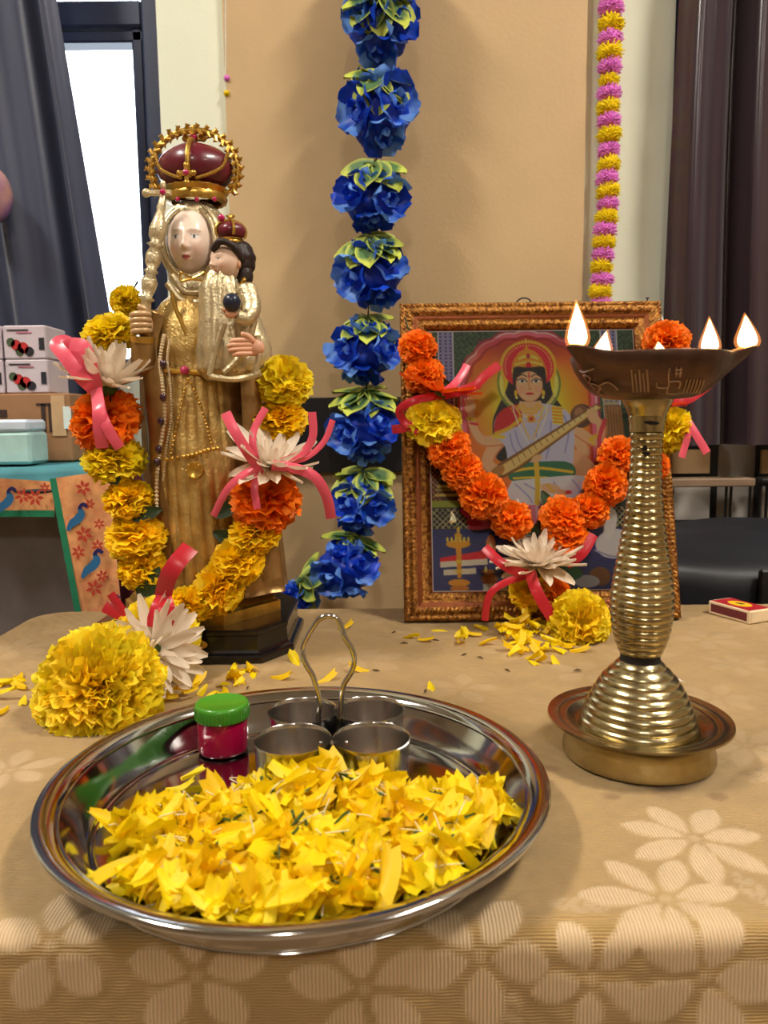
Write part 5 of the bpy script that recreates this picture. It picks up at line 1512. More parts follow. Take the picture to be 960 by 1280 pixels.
# ---- face
def face_mesh(W_, H_, D_, nu=72, nv=88, lips=(206, 104, 104), iris=(86, 92, 110)):
    """front half of a head, looking along -Y; unit features displaced on it"""
    V = []; Cc = []; Fc = []
    skin = lin((246, 222, 204)); blush = lin((236, 178, 168))
    for j in range(nv + 1):
        ph = PI * j / nv
        for i in range(nu + 1):
            a = -PI * i / nu
            x = math.sin(ph) * math.cos(a); y = math.sin(ph) * math.sin(a); z = math.cos(ph)
            taper = 1 - .20 * max(0, -z) ** 1.5
            u, w = x, z
            g = lambda cx, cy, sx, sy: math.exp(-((u - cx) / sx) ** 2 - ((w - cy) / sy) ** 2)
            d = .0
            d += .20 * g(0, -.16, .11, .09) + .13 * g(0, .02, .07, .20)          # nose tip and bridge
            d += .05 * (g(.13, -.20, .07, .05) + g(-.13, -.20, .07, .05))
            d -= .07 * (g(.36, .12, .20, .11) + g(-.36, .12, .20, .11))           # sockets
            d += .05 * (g(.36, .11, .12, .06) + g(-.36, .11, .12, .06))           # lids
            d += .07 * g(0, -.40, .17, .05) + .07 * g(0, -.50, .14, .05) - .03 * g(0, -.45, .2, .015)
            d += .09 * g(0, -.78, .18, .12) + .05 * (g(.5, -.22, .2, .2) + g(-.5, -.22, .2, .2))
            d += .03 * (g(.36, .27, .24, .05) + g(-.36, .27, .24, .05))
            V.append((x * W_ * taper, (y - d * max(0, -y) ** .5) * D_, z * H_))
            c = skin * (1 - .35 * (g(.5, -.25, .22, .18) + g(-.5, -.25, .22, .18))) + blush * .35 * (g(.5, -.25, .22, .18) + g(-.5, -.25, .22, .18))
            def blend(c, col, k): k = min(max(k, 0), 1); return c * (1 - k) + lin(col) * k
            if y < -.1:
                c = blend(c, lips, (1 - ((u / .17) ** 2 + ((w + .45) / .07) ** 2)) * 4)
                c = blend(c, (150, 66, 70), (1 - abs(w + .45) / .014) * (abs(u) < .17))
                for s in (-1, 1):
                    e = ((u - s * .36) / .155) ** 2 + ((w - .10) / .052) ** 2
                    c = blend(c, (244, 242, 240), (1 - e) * 5)
                    c = blend(c, iris, (1 - (((u - s * .36) / .06) ** 2 + ((w - .10) / .055) ** 2)) * 5)
                    c = blend(c, (20, 16, 20), (1 - (((u - s * .36) / .028) ** 2 + ((w - .10) / .026) ** 2)) * 5)
                    q = .155 - .5 * ((u - s * .36)) ** 2 * 4
                    c = blend(c, (60, 44, 44), (1 - abs(w - (.10 + .055 * math.sqrt(max(0, 1 - ((u - s * .36) / .17) ** 2)))) / .014) * (abs(u - s * .36) < .17))
                    c = blend(c, (150, 116, 100), (1 - abs(w - (.285 - .7 * (u - s * .34) ** 2)) / .020) * (abs(u - s * .37) < .20) * .8)
            Cc.append(c)
    for j in range(nv):
        for i in range(nu):
            a = j * (nu + 1) + i; Fc.append((a, a + nu + 1, a + nu + 2, a + 1))
    return V, Fc, Cc
V, Fc, Cc = face_mesh(30 * kpx, 41 * kpx, .034)
me = meshdata('face', V, Fc, m_skin, True, cols=Cc)
link('face', me, st, fc + Vector((0, .004, 0)) - wloc(st), (0.04, 0, -.04))
# ---- crown
def crown(root, cx_, py_top, py_base, half_w, dy, arch=True):
    """gold band, crimson cap, arches, leaves and cross; returns nothing"""
    base_c = S_(cx_, py_base, dy); k = kpx
    s = half_w * k
    Hc = (py_base - py_top) * k
    cw = MB()
    cw.lathe([(.60 * s, -.10 * s), (.72 * s, -.06 * s), (.74 * s, .02 * s), (.70 * s, .10 * s), (.78 * s, .20 * s), (.74 * s, .24 * s), (.55 * s, .16 * s)], base_c, 40, dent=lambda a, r, z: 1 + .03 * math.sin(18 * a))
    o = cw.obj('crown_band', m_goldb, root, ang=.8)
    cp = MB(); cp.ball(base_c + Vector((0, 0, .70 * s)), (.90 * s, .72 * s, .60 * s), 32, 18, fn=lambda d: 1 + .04 * math.cos(4 * math.atan2(d.y, d.x)) * (1 - d.z * d.z)); cp.obj('crown_cap', m_velvet, o)
    return o, base_c, s
co, cb, cs_ = crown(st, 246, 158, 250, 49, -.002)
# wreath arch over the cap, in the plane of the shoulders
def arch_pts(n=40): return [cb + Vector((1.03 * cs_ * math.sin(t_), -.002, .62 * cs_ - .98 * cs_ * -math.cos(t_) * 1.0)) for t_ in np.linspace(-2.25, 2.25, n)]
ap = [cb + Vector((1.05 * cs_ * math.sin(t_), -.004, .66 * cs_ + .92 * cs_ * math.cos(t_))) for t_ in np.linspace(-2.2, 2.2, 44)]
b = MB(); b.tube(ap, .0034, n=10); b.obj('crown_arch', m_goldb, co)
b = MB()
for i, p in enumerate(ap):
    t_ = -2.2 + 4.4 * i / 43; n_ = Vector((math.sin(t_), 0, math.cos(t_)))
    tg = Vector((math.cos(t_), 0, -math.sin(t_)))
    for (s, yy) in ((1, -.0015), (-1, -.003)):
        if i % 2 == (0 if s > 0 else 1): b.tube([p + n_ * .001 * s + Vector((0, yy, 0)), p + n_ * .0048 * s + tg * .003 + Vector((0, yy - .001, 0)), p + n_ * .0072 * s + tg * .0005 + Vector((0, yy, 0))], [.0020, .0024, .0004], n=7)
b.obj('crown_leaves', m_goldb, co)
# side arches front to back
b = MB(); b.tube([cb + Vector((0, -.80 * cs_ * math.sin(t_), .62 * cs_ + .74 * cs_ * math.cos(t_))) for t_ in np.linspace(-2.0, 2.0, 30)], .0026, n=8); b.obj('crown_arch', m_goldb, co)
for dx in (-.75, .75):
    P = spline([cb + Vector((dx * cs_ * q, -.74 * cs_ * math.sqrt(max(0, 1 - (dx * q) ** 2)), z * cs_)) for q, z in ((.25, .30), (.65, .42), (1.0, .62), (1.15, .95))], 6)
    b = MB()
    for p in P: b.ball(p, .0019, 7, 5)
    b.obj('crown_swag', m_goldb, co)
def cross(c, s, root, gem=True):
    b = MB(); b.box(c, (.0040 * s, .0030 * s, .016 * s), bev=.0008); b.box(c + Vector((0, 0, .0012 * s)), (.0135 * s, .0030 * s, .0042 * s), bev=.0008)
    for d in ((-.0068, .0012), (.0068, .0012), (0, .0085), (0, -.0075)): b.ball(c + Vector((d[0] * s, 0, d[1] * s)), (.0028 * s, .002 * s, .0028 * s), 10, 7)
    o = b.obj('crown_cross', m_goldb, root, ang=.5)
    if gem: g = MB(); g.ball(c + Vector((0, -.0022 * s, .0012 * s)), .0029 * s, 12, 8); g.obj('crown_gem', m_gem, root)
cross(S_(243, 175, -.004), 1.35, co); 
b = MB(); pt = S_(243, 163, -.004); b.ball(pt, (.0040, .0030, .0052), 12, 8); b.obj('crown_finial', m_goldb, co)
cross(S_(233, 218, -.040), 1.05, co)
for x in (222, 246, 268):
    b = MB(); b.ball(S_(x, 249, -.034), .0024, 10, 7); b.obj('crown_gem', m_gem, co)
# ---- sceptre in the raised hand
b = MB()
A = S_(204, 244, -.046); B_ = S_(178, 408, -.060)
def along(t_): return A.lerp(B_, t_)
ks = [(0, .0022), (.06, .0026), (.10, .0034), (.12, .0028), (.20, .0046), (.26, .0062), (.32, .0058), (.36, .0036), (.38, .0060), (.40, .0036), (.46, .0058), (.52, .0054), (.56, .0034), (.58, .0052), (.60, .0034), (.66, .0060), (.72, .0050), (.77, .0034), (.79, .0058), (.81, .0034), (.90, .0050), (1.0, .0042)]
b.tube([along(t_) for t_, r in ks], [r * 1.35 for t_, r in ks], n=16); sc = b.obj('sceptre', m_gold2, st, ang=2)
b = MB(); tp = along(-.01); b.box(tp + Vector((-.004, 0, .001)), (.024, .004, .0055), bev=.0012); b.ball(tp + Vector((-.017, 0, .001)), (.0045, .003, .0045), 10, 7); b.ball(tp + Vector((0, 0, .008)), (.0032, .003, .005), 10, 7); b.obj('sceptre_cross', m_gold2, sc, ang=.5)
b = MB(); b.ball(tp + Vector((0, -.003, .001)), .003, 10, 7); b.obj('sceptre_gem', m_gem, sc)
# arm and sleeve holding the sceptre
b = MB(); P = spline([S_(204, 402, -.012), S_(186, 440, -.030), S_(182, 452, -.050), S_(178, 424, -.058)], 8); n_ = len(P)
b.tube(P, [.020 - .009 * i / (n_ - 1) for i in range(n_)], n=20); b.obj('sleeve', m_bronze, st, ang=3)
b = MB(); b.tube([S_(178, 428, -.058), S_(178, 420, -.059)], [.0118, .0122], n=16); b.obj('cuff', m_goldb, st)
hnd = MB(); hc = S_(178, 404, -.058)
hnd.ball(hc + Vector((.002, .004, -.003)), (.0085, .0085, .0125), 16, 12)
for i in range(4):
    z = .008 - .0053 * i
    hnd.tube(spline([hc + Vector((.0075, -.001, z)), hc + Vector((.0050, -.0095, z)), hc + Vector((-.0035, -.0110, z - .0006)), hc + Vector((-.0085, -.0050, z - .001)), hc + Vector((-.0075, .001, z - .001))], 4), [.0030] * 12 + [.0026] * 4 + [.0020], n=8)
hnd.tube(spline([hc + Vector((.006, .002, .004)), hc + Vector((.005, -.006, .012)), hc + Vector((-.001, -.009, .0155))], 4), [.0034] * 6 + [.0026] * 3, n=8)
hnd.obj('hand', mat('gilded hand', rgb(206, 170, 126), .4, metal=.25, var=.08), st, ang=3)
# ---- the child on the other arm
b = MB(); P = spline([S_(300, 402, -.004), S_(318, 440, -.022), S_(312, 452, -.050), S_(296, 448, -.066)], 8); n_ = len(P)
b.tube(P, [.022 - .010 * i / (n_ - 1) for i in range(n_)], n=20); b.obj('sleeve', m_gold2, st, ang=3)
def child_disp(a, py): return .06 * math.sin(9 * a + py * .04) + .035 * math.sin(17 * a - py * .03)
CY = -.060
v, f = loft([(347, 284, 302, .010, CY), (356, 276, 310, .016, CY), (372, 268, 316, .020, CY), (395, 268, 318, .023, CY), (420, 266, 323, .026, CY), (445, 264, 326, .028, CY), (468, 264, 324, .025, CY), (480, 274, 318, .016, CY + .008)], 80, child_disp, sub=6)
MB().add(v, f).obj('child_robe', m_gold2, st, ang=3)
b = MB(); b.tube(ellring(S_(293, 351, CY - .004), .0105, .004, 0, 24), .0026, n=8, closed=True); b.obj('child_collar', m_goldb, st)
b = MB(); P = spline([S_(308, 362, CY - .012), S_(315, 384, CY - .022), S_(308, 398, CY - .030), S_(296, 395, CY - .034)], 6); n_ = len(P)
b.tube(P, [.0105 - .0045 * i / (n_ - 1) for i in range(n_)], n=16); b.obj('child_sleeve', m_gold2, st, ang=3)
b = MB(); hc = S_(289, 392, CY - .036)
b.ball(hc, (.0062, .005, .0048), 14, 10)
for i in range(4): b.tube([hc + Vector((-.003 + .002 * i, -.002, .003)), hc + Vector((-.004 + .0025 * i, -.0055, .006)), hc + Vector((-.0035 + .0022 * i, -.0075, .0085))], [.0017, .0016, .0010], n=7)
b.tube([hc + Vector((-.004, -.001, .001)), hc + Vector((-.008, -.004, .004))], [.0018, .0011], n=7)
b.obj('child_hand', m_cskin, st, ang=3)
b = MB(); b.ball(S_(290, 378, CY - .040), .0086, 20, 14); b.obj('orb', m_ball, st)
# the woman's hand under the child
b = MB(); hc = S_(312, 434, CY - .030)
b.ball(hc + Vector((.004, .004, 0)), (.010, .007, .0085), 16, 12)
for i in range(4):
    z = .0065 - .0042 * i; l_ = (.017, .020, .019, .015)[i]
    b.tube(spline([hc + Vector((.002, -.002, z)), hc + Vector((-l_ * .45, -.0065, z - .0005)), hc + Vector((-l_ * .8, -.0062, z - .001)), hc + Vector((-l_, -.0040, z - .0016))], 4), [.0026] * 8 + [.0023] * 4 + [.0015], n=8)
b.tube(spline([hc + Vector((.004, -.001, .005)), hc + Vector((-.001, -.005, .0105)), hc + Vector((-.007, -.006, .012))], 4), [.0030] * 5 + [.0024] * 3 + [.0016], n=8)
b.obj('hand', m_cskin, st, ang=3)
# lap folds
for i, pts in enumerate(([(318, 400), (312, 424), (300, 446), (280, 466)], [(280, 404), (272, 430), (266, 452), (262, 470)], [(322, 420), (324, 444), (318, 466)], [(262, 470), (286, 474), (308, 472), (326, 466)])):
    b = MB(); b.tube(front_pts(pts, CY - .026), [.0032] * (7 * (len(pts) - 1) + 1), n=8); b.obj('robe_fold', m_gold2, st)
# child's head
hc = S_(289, 329, CY - .002)
V, Fc, Cc = face_mesh(20 * kpx, 23 * kpx, .019, 56, 64, lips=(196, 96, 96), iris=(70, 80, 96))
me = meshdata('child_face', V, Fc, m_skin, True, cols=[np.array(c) * np.array((1.0, .90, .84)) for c in Cc])
link('child_face', me, st, hc - wloc(st) + Vector((-.002, 0, 0)), (.05, 0, -.75))
b = MB()
def hairfn(d):
    return 1 + .05 * math.sin(16 * math.atan2(d.y, d.x)) + .03 * math.sin(12 * d.z)
b.ball(hc + Vector((.0050, .0050, .0040)), (20.5 * kpx, 19 * kpx, 22 * kpx), 40, 24, fn=hairfn); b.ball(hc + Vector((.0120, .0015, -.012)), (.009, .009, .012), 18, 12, fn=hairfn)
b.tube(spline([hc + Vector((-.0145, -.012, .010)), hc + Vector((-.006, -.0185, .0165)), hc + Vector((.006, -.0165, .012)), hc + Vector((.0130, -.0090, 0))], 5), [.0035] * 16, n=8)
b.obj('child_hair', m_hair, st, ang=3)
b = MB(); b.ball(hc + Vector((.0095, -.0115, -.003)), (.0022, .0030, .0044), 10, 8); b.obj('child_ear', m_cskin, st)
co2, cb2, s2 = crown(st, 289, 256, 304, 18, CY)
for t0 in (0, PI / 2):
    b = MB(); b.tube([cb2 + Matrix.Rotation(t0 + .4, 3, 'Z') @ Vector((.95 * s2 * math.sin(t_), 0, .70 * s2 + .66 * s2 * math.cos(t_))) for t_ in np.linspace(-2.1, 2.1, 26)], .0015, n=7); b.obj('crown_arch', m_goldb, co2)
b = MB(); b.ball(cb2 + Vector((0, 0, 1.5 * s2)), (.0028, .0028, .0038), 10, 8); b.box(cb2 + Vector((0, 0, 1.62 * s2)), (.009, .002, .0024), bev=.0005); b.obj('crown_finial', m_goldb, co2)
b = MB(); b.ball(cb2 + Vector((-.008, -.004, 1.45 * s2)), .0036, 10, 8); b.obj('crown_gem', m_gem, co2)
# ================================================================== FRAMED PRINT
def fr_pt(px, py, off=0.0):
    return on_y(px, py, fr_y(py, off))
bl_, br_ = on_z(505, 777, T), on_z(848, 774, T)
fw = (br_.x - bl_.x)
fx0 = bl_.x; fy0 = fb.y
tl_ = fr_pt(507, 384)
fh = (tl_.z - T) / math.cos(LEAN)
pf = thing('framed_picture', 'gilt framed devotional print of a crowned seated musician', 'picture', (fx0 + fw / 2, fy0, T + .001))
Rf_ = Matrix.Rotation(-LEAN, 3, 'X')
def FP(u, w, d=0.0):
    """u across, w up the frame, d towards the viewer (metres)"""
    return Vector((fx0 + u, fy0, T + .001)) + Rf_ @ Vector((0, -d, w))
m_fgold = mat('carved gilt', rgb(172, 120, 54), .34, metal=.8, var=.2, vscale=260, bump=.7, bscale=420, col2=rgb(112, 66, 30), c2scale=190)
m_fred = mat('red gilt band', rgb(132, 70, 34), .34, metal=.6, var=.15, vscale=90, bump=.2, bscale=300)
MW = 0.034
# moulding profile: distance from outer edge, height; w = carve amplitude
prof = [(0, 0, 0, 0), (0, .009, 0, 0), (.0015, .0115, .0007, 0), (.0035, .0122, .0009, 0), (.0055, .0112, .0002, 0), (.007, .0105, 0, 0), (.0095, .0128, .0011, 0), (.0125, .0138, .0013, 0), (.0150, .0124, .0007, 0), (.0165, .0100, 0, 1), (.0190, .0108, 0, 1), (.0225, .0092, 0, 1), (.0255, .0082, 0, 0), (.0275, .0090, .0006, 0), (.0295, .0084, .0004, 0), (.0310, .0066, 0, 0), (.0340, .0056, 0, 0), (.0340, .0030, 0, 0)]
def rail(length, place):
    n = int(length / .0011); v = []; f = []; fm = []
    for i in range(n + 1):
        for j, (d, h, amp, red) in enumerate(prof):
            s = d + (length - 2 * d) * i / n
            c = amp * (math.sin(s * 2 * PI / .0052 + (j % 3)) + .5 * math.sin(s * 2 * PI / .0130 + j)) if amp else 0
            v.append(place(s, d, h + c))
    k = len(prof)
    for i in range(n):
        for j in range(k - 1):
            f.append((i * k + j, (i + 1) * k + j, (i + 1) * k + j + 1, i * k + j + 1)); fm.append(1 if prof[j][3] and prof[j + 1][3] else 0)
    me = meshdata('frame_rail', [p - wloc(pf) for p in v], f, [m_fgold, m_fred], True, fmat=fm)
    return link('frame_rail', me, pf)
rail(fw, lambda s, d, h: FP(s, fh - d, h)); rail(fw, lambda s, d, h: FP(fw - s, d, h))
rail(fh, lambda s, d, h: FP(d, s, h)); rail(fh, lambda s, d, h: FP(fw - d, fh - s, h))
b = MB(); v = [FP(a * fw * .985 + .0075 * fw, c * fh * .985 + .0075 * fh, d) for d in (-.003, .002) for a in (0, 1) for c in (0, 1)]
b.add(v, [(0, 1, 3, 2), (4, 6, 7, 5), (0, 4, 5, 1), (2, 3, 7, 6), (0, 2, 6, 4), (1, 5, 7, 3)]); b.obj('back_board', m_card, pf, smooth=False)
# easel strut, hanging ring and nail
q0_ = FP(fw / 2, fh * .62, -.004); q1_ = Vector((q0_.x, fy0 + .155, T + .0012))
b = MB(); b.strip([q0_, q0_.lerp(q1_, .5), q1_], .05, (0, -1, .2)); so = b.obj('easel_strut', m_card, pf, ang=1)
so.modifiers.new('t', 'SOLIDIFY').thickness = .003
hr = fr_pt(655, 384, .002)
b = MB(); b.tube([hr + Vector((.010 * math.cos(t_), 0, .003 + .0085 * math.sin(t_))) for t_ in np.linspace(-.4, PI + .4, 24)], .0010, n=8); b.obj('hanging_ring', m_steel_dark, pf)
nl = FP(fw * .955, fh, .003)
b = MB(); b.lathe([(.0008, -.004), (.0008, .005), (.0024, .0052), (.0024, .0062), (.0001, .0064)], nl, 10); b.obj('nail', m_steel_dark, pf, ang=.6)

# ---- the print itself: flat artwork painted as colour on a fine grid
gw, gh = 312, 388
U, Vv = np.meshgrid(np.linspace(0, 1, gw), np.linspace(0, 1, gh))      # Vv downwards
img = np.zeros((gh, gw, 3))
AX = lambda cx: (cx - 130) / 672.0
AY = lambda cy: (cy - 135) / 842.0
PXX = 130 + U * 672; PYY = 135 + Vv * 842       # work in these drawing coordinates
def over(mask, col):
    global img
    m_ = np.clip(mask, 0, 1)[..., None]
    c = np.array(col, float) if not isinstance(col, np.ndarray) or col.ndim == 1 else col
    img = img * (1 - m_) + c * m_
def ell(cx, cy, rx, ry, col, ang=0, k=1.0, soft=1.6):
    a = math.radians(ang); dx = PXX - cx; dy = PYY - cy
    x = dx * math.cos(a) + dy * math.sin(a); y = -dx * math.sin(a) + dy * math.cos(a)
    r = np.sqrt((x / rx) ** 2 + (y / ry) ** 2 + 1e-9)
    over((1 - r) * min(rx, ry) / soft * k if k == 1 else np.clip((1 - r) * min(rx, ry) / soft, 0, 1) * k, col)
def poly(pts, col, k=1.0, soft=1.6, smooth=0):
    if smooth:
        pts = [(q.x, q.y) for q in spline([Vector((x, y, 0)) for x, y in list(pts) + [pts[0]]], smooth)][:-1]
    V_ = np.array(pts, float)
    lo_, hi_ = V_.min(0) - 4, V_.max(0) + 4
    sel = (PXX > lo_[0]) & (PXX < hi_[0]) & (PYY > lo_[1]) & (PYY < hi_[1])
    if not sel.any(): return
    m_ = np.zeros_like(PXX); m_[sel] = sd_poly(np.stack([PXX[sel], PYY[sel]], 1), V_)
    mm = np.where(sel, np.clip(m_ / soft + .5, 0, 1) * k, 0)
    over(mm, col)
def line(pts, w, col, k=1.0, smooth=6, w2=None):
    P = [Vector((x, y, 0)) for x, y in pts]
    if smooth and len(P) > 2: P = spline(P, smooth)
    d = np.full(PXX.shape, 1e3)
    n = len(P)
    for i in range(n - 1):
        a, c = P[i], P[i + 1]; ex, ey = c.x - a.x, c.y - a.y; L2 = ex * ex + ey * ey + 1e-9
        t_ = np.clip(((PXX - a.x) * ex + (PYY - a.y) * ey) / L2, 0, 1)
        ww = w if w2 is None else w + (w2 - w) * ((i + t_) / (n - 1))
        d = np.minimum(d, np.hypot(PXX - a.x - t_ * ex, PYY - a.y - t_ * ey) - ww / 2)
    over(np.clip(-d / 1.6 + .5, 0, 1) * k, col)
def dots(pts, r, col):
    for x, y in pts: ell(x, y, r, r, col)
def c_(r, g, b): return np.array((r, g, b), float)
SK, SKD = c_(240, 190, 150), c_(206, 140, 104)
# backdrop
img[:] = c_(32, 58, 48)
tex = (np.sin(PXX * .55 + 2 * np.sin(PYY * .21)) * np.sin(PYY * .5 + 2 * np.sin(PXX * .23)) > .1)
over(tex * .55 * (PYY < 420), c_(120, 150, 110))
# arch: pink rim, red field, golden glow
def scallop(r, n=9, amp=.035):
    out_ = []
    for t_ in np.linspace(PI * 1.0, 2 * PI, 120):
        q = r * (1 + amp * abs(math.sin(n * (t_ - PI))))
        out_.append((452 + q * math.cos(t_) * 1.0, 345 + q * math.sin(t_) * .92))
    return out_ + [(452 + r, 700), (452 - r, 700)]
poly(scallop(226), c_(160, 60, 84)); poly(scallop(218), c_(250, 200, 200)); poly(scallop(212), c_(236, 120, 140)); poly(scallop(198), c_(170, 40, 44)); poly(scallop(188), c_(222, 104, 44))
g_ = np.exp(-(((PXX - 455) / 150) ** 2 + ((PYY - 400) / 170) ** 2))
over(g_ * 1.35 * (np.abs(PXX - 452) < 195) * (PYY > 190), c_(255, 222, 60))
over(np.exp(-(((PXX - 455) / 190) ** 2 + ((PYY - 200) / 50) ** 2)) * .7 * (PYY > 165) * (np.abs(PXX - 452) < 160), c_(140, 36, 48))
# columns
for (x0, x1) in ((168, 216), (690, 742)):
    over(np.clip((PXX - x0) / 2, 0, 1) * np.clip((x1 - PXX) / 2, 0, 1) * (PYY < 690), c_(150, 150, 190))
    over(((np.abs((PXX - x0) % 16 - 8) < 3) & ((PYY % 12) < 7) & (PXX > x0 + 3) & (PXX < x1 - 3) & (PYY < 690)) * .9, c_(62, 62, 110))
    line([(x0, 140), (x0, 690)], 3, c_(235, 235, 245)); line([(x1, 140), (x1, 690)], 3, c_(235, 235, 245))
poly([(130, 545), (240, 545), (240, 690), (130, 690)], c_(70, 44, 30)); over(((np.sin(PXX * .45) * np.sin(PYY * .4) > .2) & (PXX < 165) & (PYY > 540) & (PYY < 690)) * .8, c_(196, 130, 60))
ell(194, 632, 34, 20, c_(60, 62, 40)); 
for i, (y, w) in enumerate(((600, 28), (616, 32), (640, 40), (652, 44), (668, 48))): poly([(194 - w, y), (194 + w, y), (194 + w, y + 9), (194 - w, y + 9)], c_(150, 132, 66) if i % 2 else c_(196, 176, 96))
for i, (y, w) in enumerate(((352, 34), (366, 28), (380, 24))): poly([(712 - w, y), (712 + w, y), (712 + w, y + 9), (712 - w, y + 9)], c_(176, 170, 130))
poly([(690, 390), (745, 390), (760, 660), (690, 660)], c_(128, 96, 62)); 
for x in range(696, 745, 9): line([(x, 395), (x + 6, 655)], 3, c_(190, 150, 90), .8, 0)
# lattice and floor
poly([(130, 690), (240, 690), (240, 712), (130, 712)], c_(150, 160, 60))
poly([(130, 712), (802, 712), (802, 780), (130, 780)], c_(40, 44, 40))
lt = (np.abs((PXX + PYY) % 18 - 9) < 1.6) | (np.abs((PXX - PYY) % 18 - 9) < 1.6)
over(lt * (PYY > 714) * (PYY < 778) * .9, c_(196, 190, 150))
poly([(130, 780), (802, 780), (802, 977), (130, 977)], c_(44, 52, 104)); over((np.sin(PYY * .8 + np.sin(PXX * .06) * 3) > .7) * (PYY > 782) * .35, c_(92, 104, 160))
# lotus seat
for i in range(9):
    a = -70 + i * 17.5
    ell(470 + 175 * math.sin(math.radians(a)), 760 - 40 * math.cos(math.radians(a)), 60, 26, c_(226, 96, 130) if i % 2 else c_(240, 140, 160), 90 - a)
    ell(470 + 165 * math.sin(math.radians(a)), 762 - 36 * math.cos(math.radians(a)), 40, 12, c_(250, 190, 200), 90 - a)
ell(262, 740, 46, 14, c_(206, 60, 104), 30); ell(300, 765, 56, 16, c_(228, 110, 140), -12); ell(270, 762, 30, 10, c_(186, 40, 90), 5)
# flowing hair
poly([(395, 290), (380, 340), (350, 400), (335, 450), (345, 560), (420, 560), (560, 540), (585, 460), (560, 400), (530, 350), (515, 290), (455, 255)], c_(24, 20, 22), smooth=5)
# halo ring
r_ = np.hypot((PXX - 455) / 1.0, (PYY - 315) / 1.05)
over(np.clip(4 - np.abs(r_ - 98), 0, 1) * (PYY < 400), c_(120, 140, 60)); over(np.clip(6 - np.abs(r_ - 88), 0, 1) * (PYY < 400) * .8, c_(250, 240, 150))
# body: red sari shoulder, lilac white drape, arms
line([(370, 490), (330, 535), (318, 578), (350, 604)], 40, SKD); line([(368, 488), (328, 533), (316, 574), (348, 600)], 34, SK)
line([(356, 500), (300, 500), (272, 450), (268, 410)], 38, SKD, w2=22); line([(354, 498), (300, 497), (271, 448), (267, 408)], 32, SK, w2=18)
line([(580, 470), (620, 545), (560, 560)], 40, SKD); line([(580, 470), (618, 540), (562, 556)], 34, SK)
line([(585, 460), (660, 510), (680, 460), (655, 430)], 38, SKD, w2=24); line([(585, 458), (658, 506), (676, 458), (652, 428)], 32, SK, w2=18)
line([(560, 540), (600, 590), (625, 650)], 46, c_(232, 172, 130)); line([(600, 560), (640, 600)], 44, c_(236, 180, 140))
poly([(372, 400), (440, 380), (480, 380), (550, 395), (585, 430), (590, 520), (560, 600), (400, 600), (372, 520), (340, 480), (345, 430)], c_(206, 206, 232), smooth=5)
poly([(372, 398), (420, 384), (430, 420), (420, 450), (372, 470), (340, 476), (348, 425)], c_(186, 34, 44), smooth=5)
line([(345, 478), (385, 462), (425, 432)], 12, c_(236, 180, 60)); line([(338, 486), (368, 490)], 12, c_(244, 200, 80))
for pts in ([(388, 480), (400, 530), (430, 560)], [(405, 470), (420, 520), (450, 550)], [(560, 420), (575, 470), (560, 540)], [(470, 470), (480, 540), (475, 590)], [(520, 440), (515, 500), (500, 560)]): line(pts, 5, c_(150, 150, 196), .8)
poly([(524, 388), (556, 398), (560, 452), (526, 448)], c_(226, 160, 40)); 
for y in range(392, 450, 11): line([(526, y), (558, y + 4)], 4, c_(250, 220, 110), 1, 0)
# neck, necklaces
poly([(432, 360), (482, 360), (492, 392), (470, 420), (440, 420), (418, 392)], SK, smooth=4)
for r in (30, 42, 56, 72): dots([(456 + r * math.sin(t_) * .9, 372 + r * .98 * math.cos(t_)) for t_ in np.linspace(-1.2, 1.2, 18)], 3.6, c_(236, 180, 50) if r != 56 else c_(250, 224, 130))
ell(458, 432, 14, 12, c_(216, 150, 40)); ell(458, 432, 6, 6, c_(180, 40, 60))
for s in (-1, 1): dots([(456 + s * (54 - 44 * (i / 26) ** 1.6), 388 + i * 4.6) for i in range(27)], 3.2, c_(244, 236, 220)); dots([(456 + s * (40 - 34 * (i / 24) ** 1.4), 390 + i * 4.4) for i in range(25)], 3.2, c_(236, 190, 70))
# waist and skirt
poly([(400, 575), (560, 570), (590, 610), (540, 640), (400, 632), (380, 610)], c_(46, 112, 84), smooth=4)
line([(392, 600), (470, 590), (580, 604)], 9, c_(236, 190, 60)); line([(396, 622), (480, 620), (560, 628)], 7, c_(240, 196, 80))
poly([(390, 630), (600, 615), (640, 650), (610, 700), (420, 705), (370, 680)], c_(226, 226, 240), smooth=5)
poly([(600, 630), (650, 660), (620, 700), (560, 690)], c_(216, 214, 234), smooth=4)
for pts in ([(400, 640), (440, 680), (450, 700)], [(520, 635), (540, 670), (530, 700)], [(580, 630), (600, 660), (590, 690)], [(430, 640), (480, 670), (500, 695)]): line(pts, 5, c_(160, 160, 204), .8)
line([(468, 570), (470, 640), (466, 700)], 16, c_(236, 190, 70)); ell(510, 655, 34, 16, SK, 10); ell(545, 668, 22, 10, c_(236, 180, 140), 15); line([(500, 645), (520, 668)], 6, c_(230, 180, 60))
ell(565, 668, 12, 7, c_(200, 60, 60))
# long-necked string instrument
ell(618, 424, 36, 40, c_(92, 60, 44), 20); ell(614, 418, 26, 30, c_(128, 90, 66), 20); ell(610, 412, 14, 16, c_(170, 130, 100), 20)
poly([(322, 606), (352, 574), (668, 384), (686, 398), (420, 590), (360, 622)], c_(120, 84, 40)); poly([(340, 604), (356, 582), (668, 390), (680, 398), (410, 586), (362, 612)], c_(226, 190, 116))
for o_ in (-6, 0, 6): line([(360 + o_, 600 + o_), (668 + o_ * .3, 394 + o_ * .6)], 2, c_(250, 236, 190), 1, 0)
for i in range(15): line([(400 + i * 18, 582 - i * 12.6), (390 + i * 18, 560 - i * 11.6)], 2.4, c_(120, 84, 40), .8, 0)
ell(345, 600, 28, 16, c_(176, 130, 70), -35)
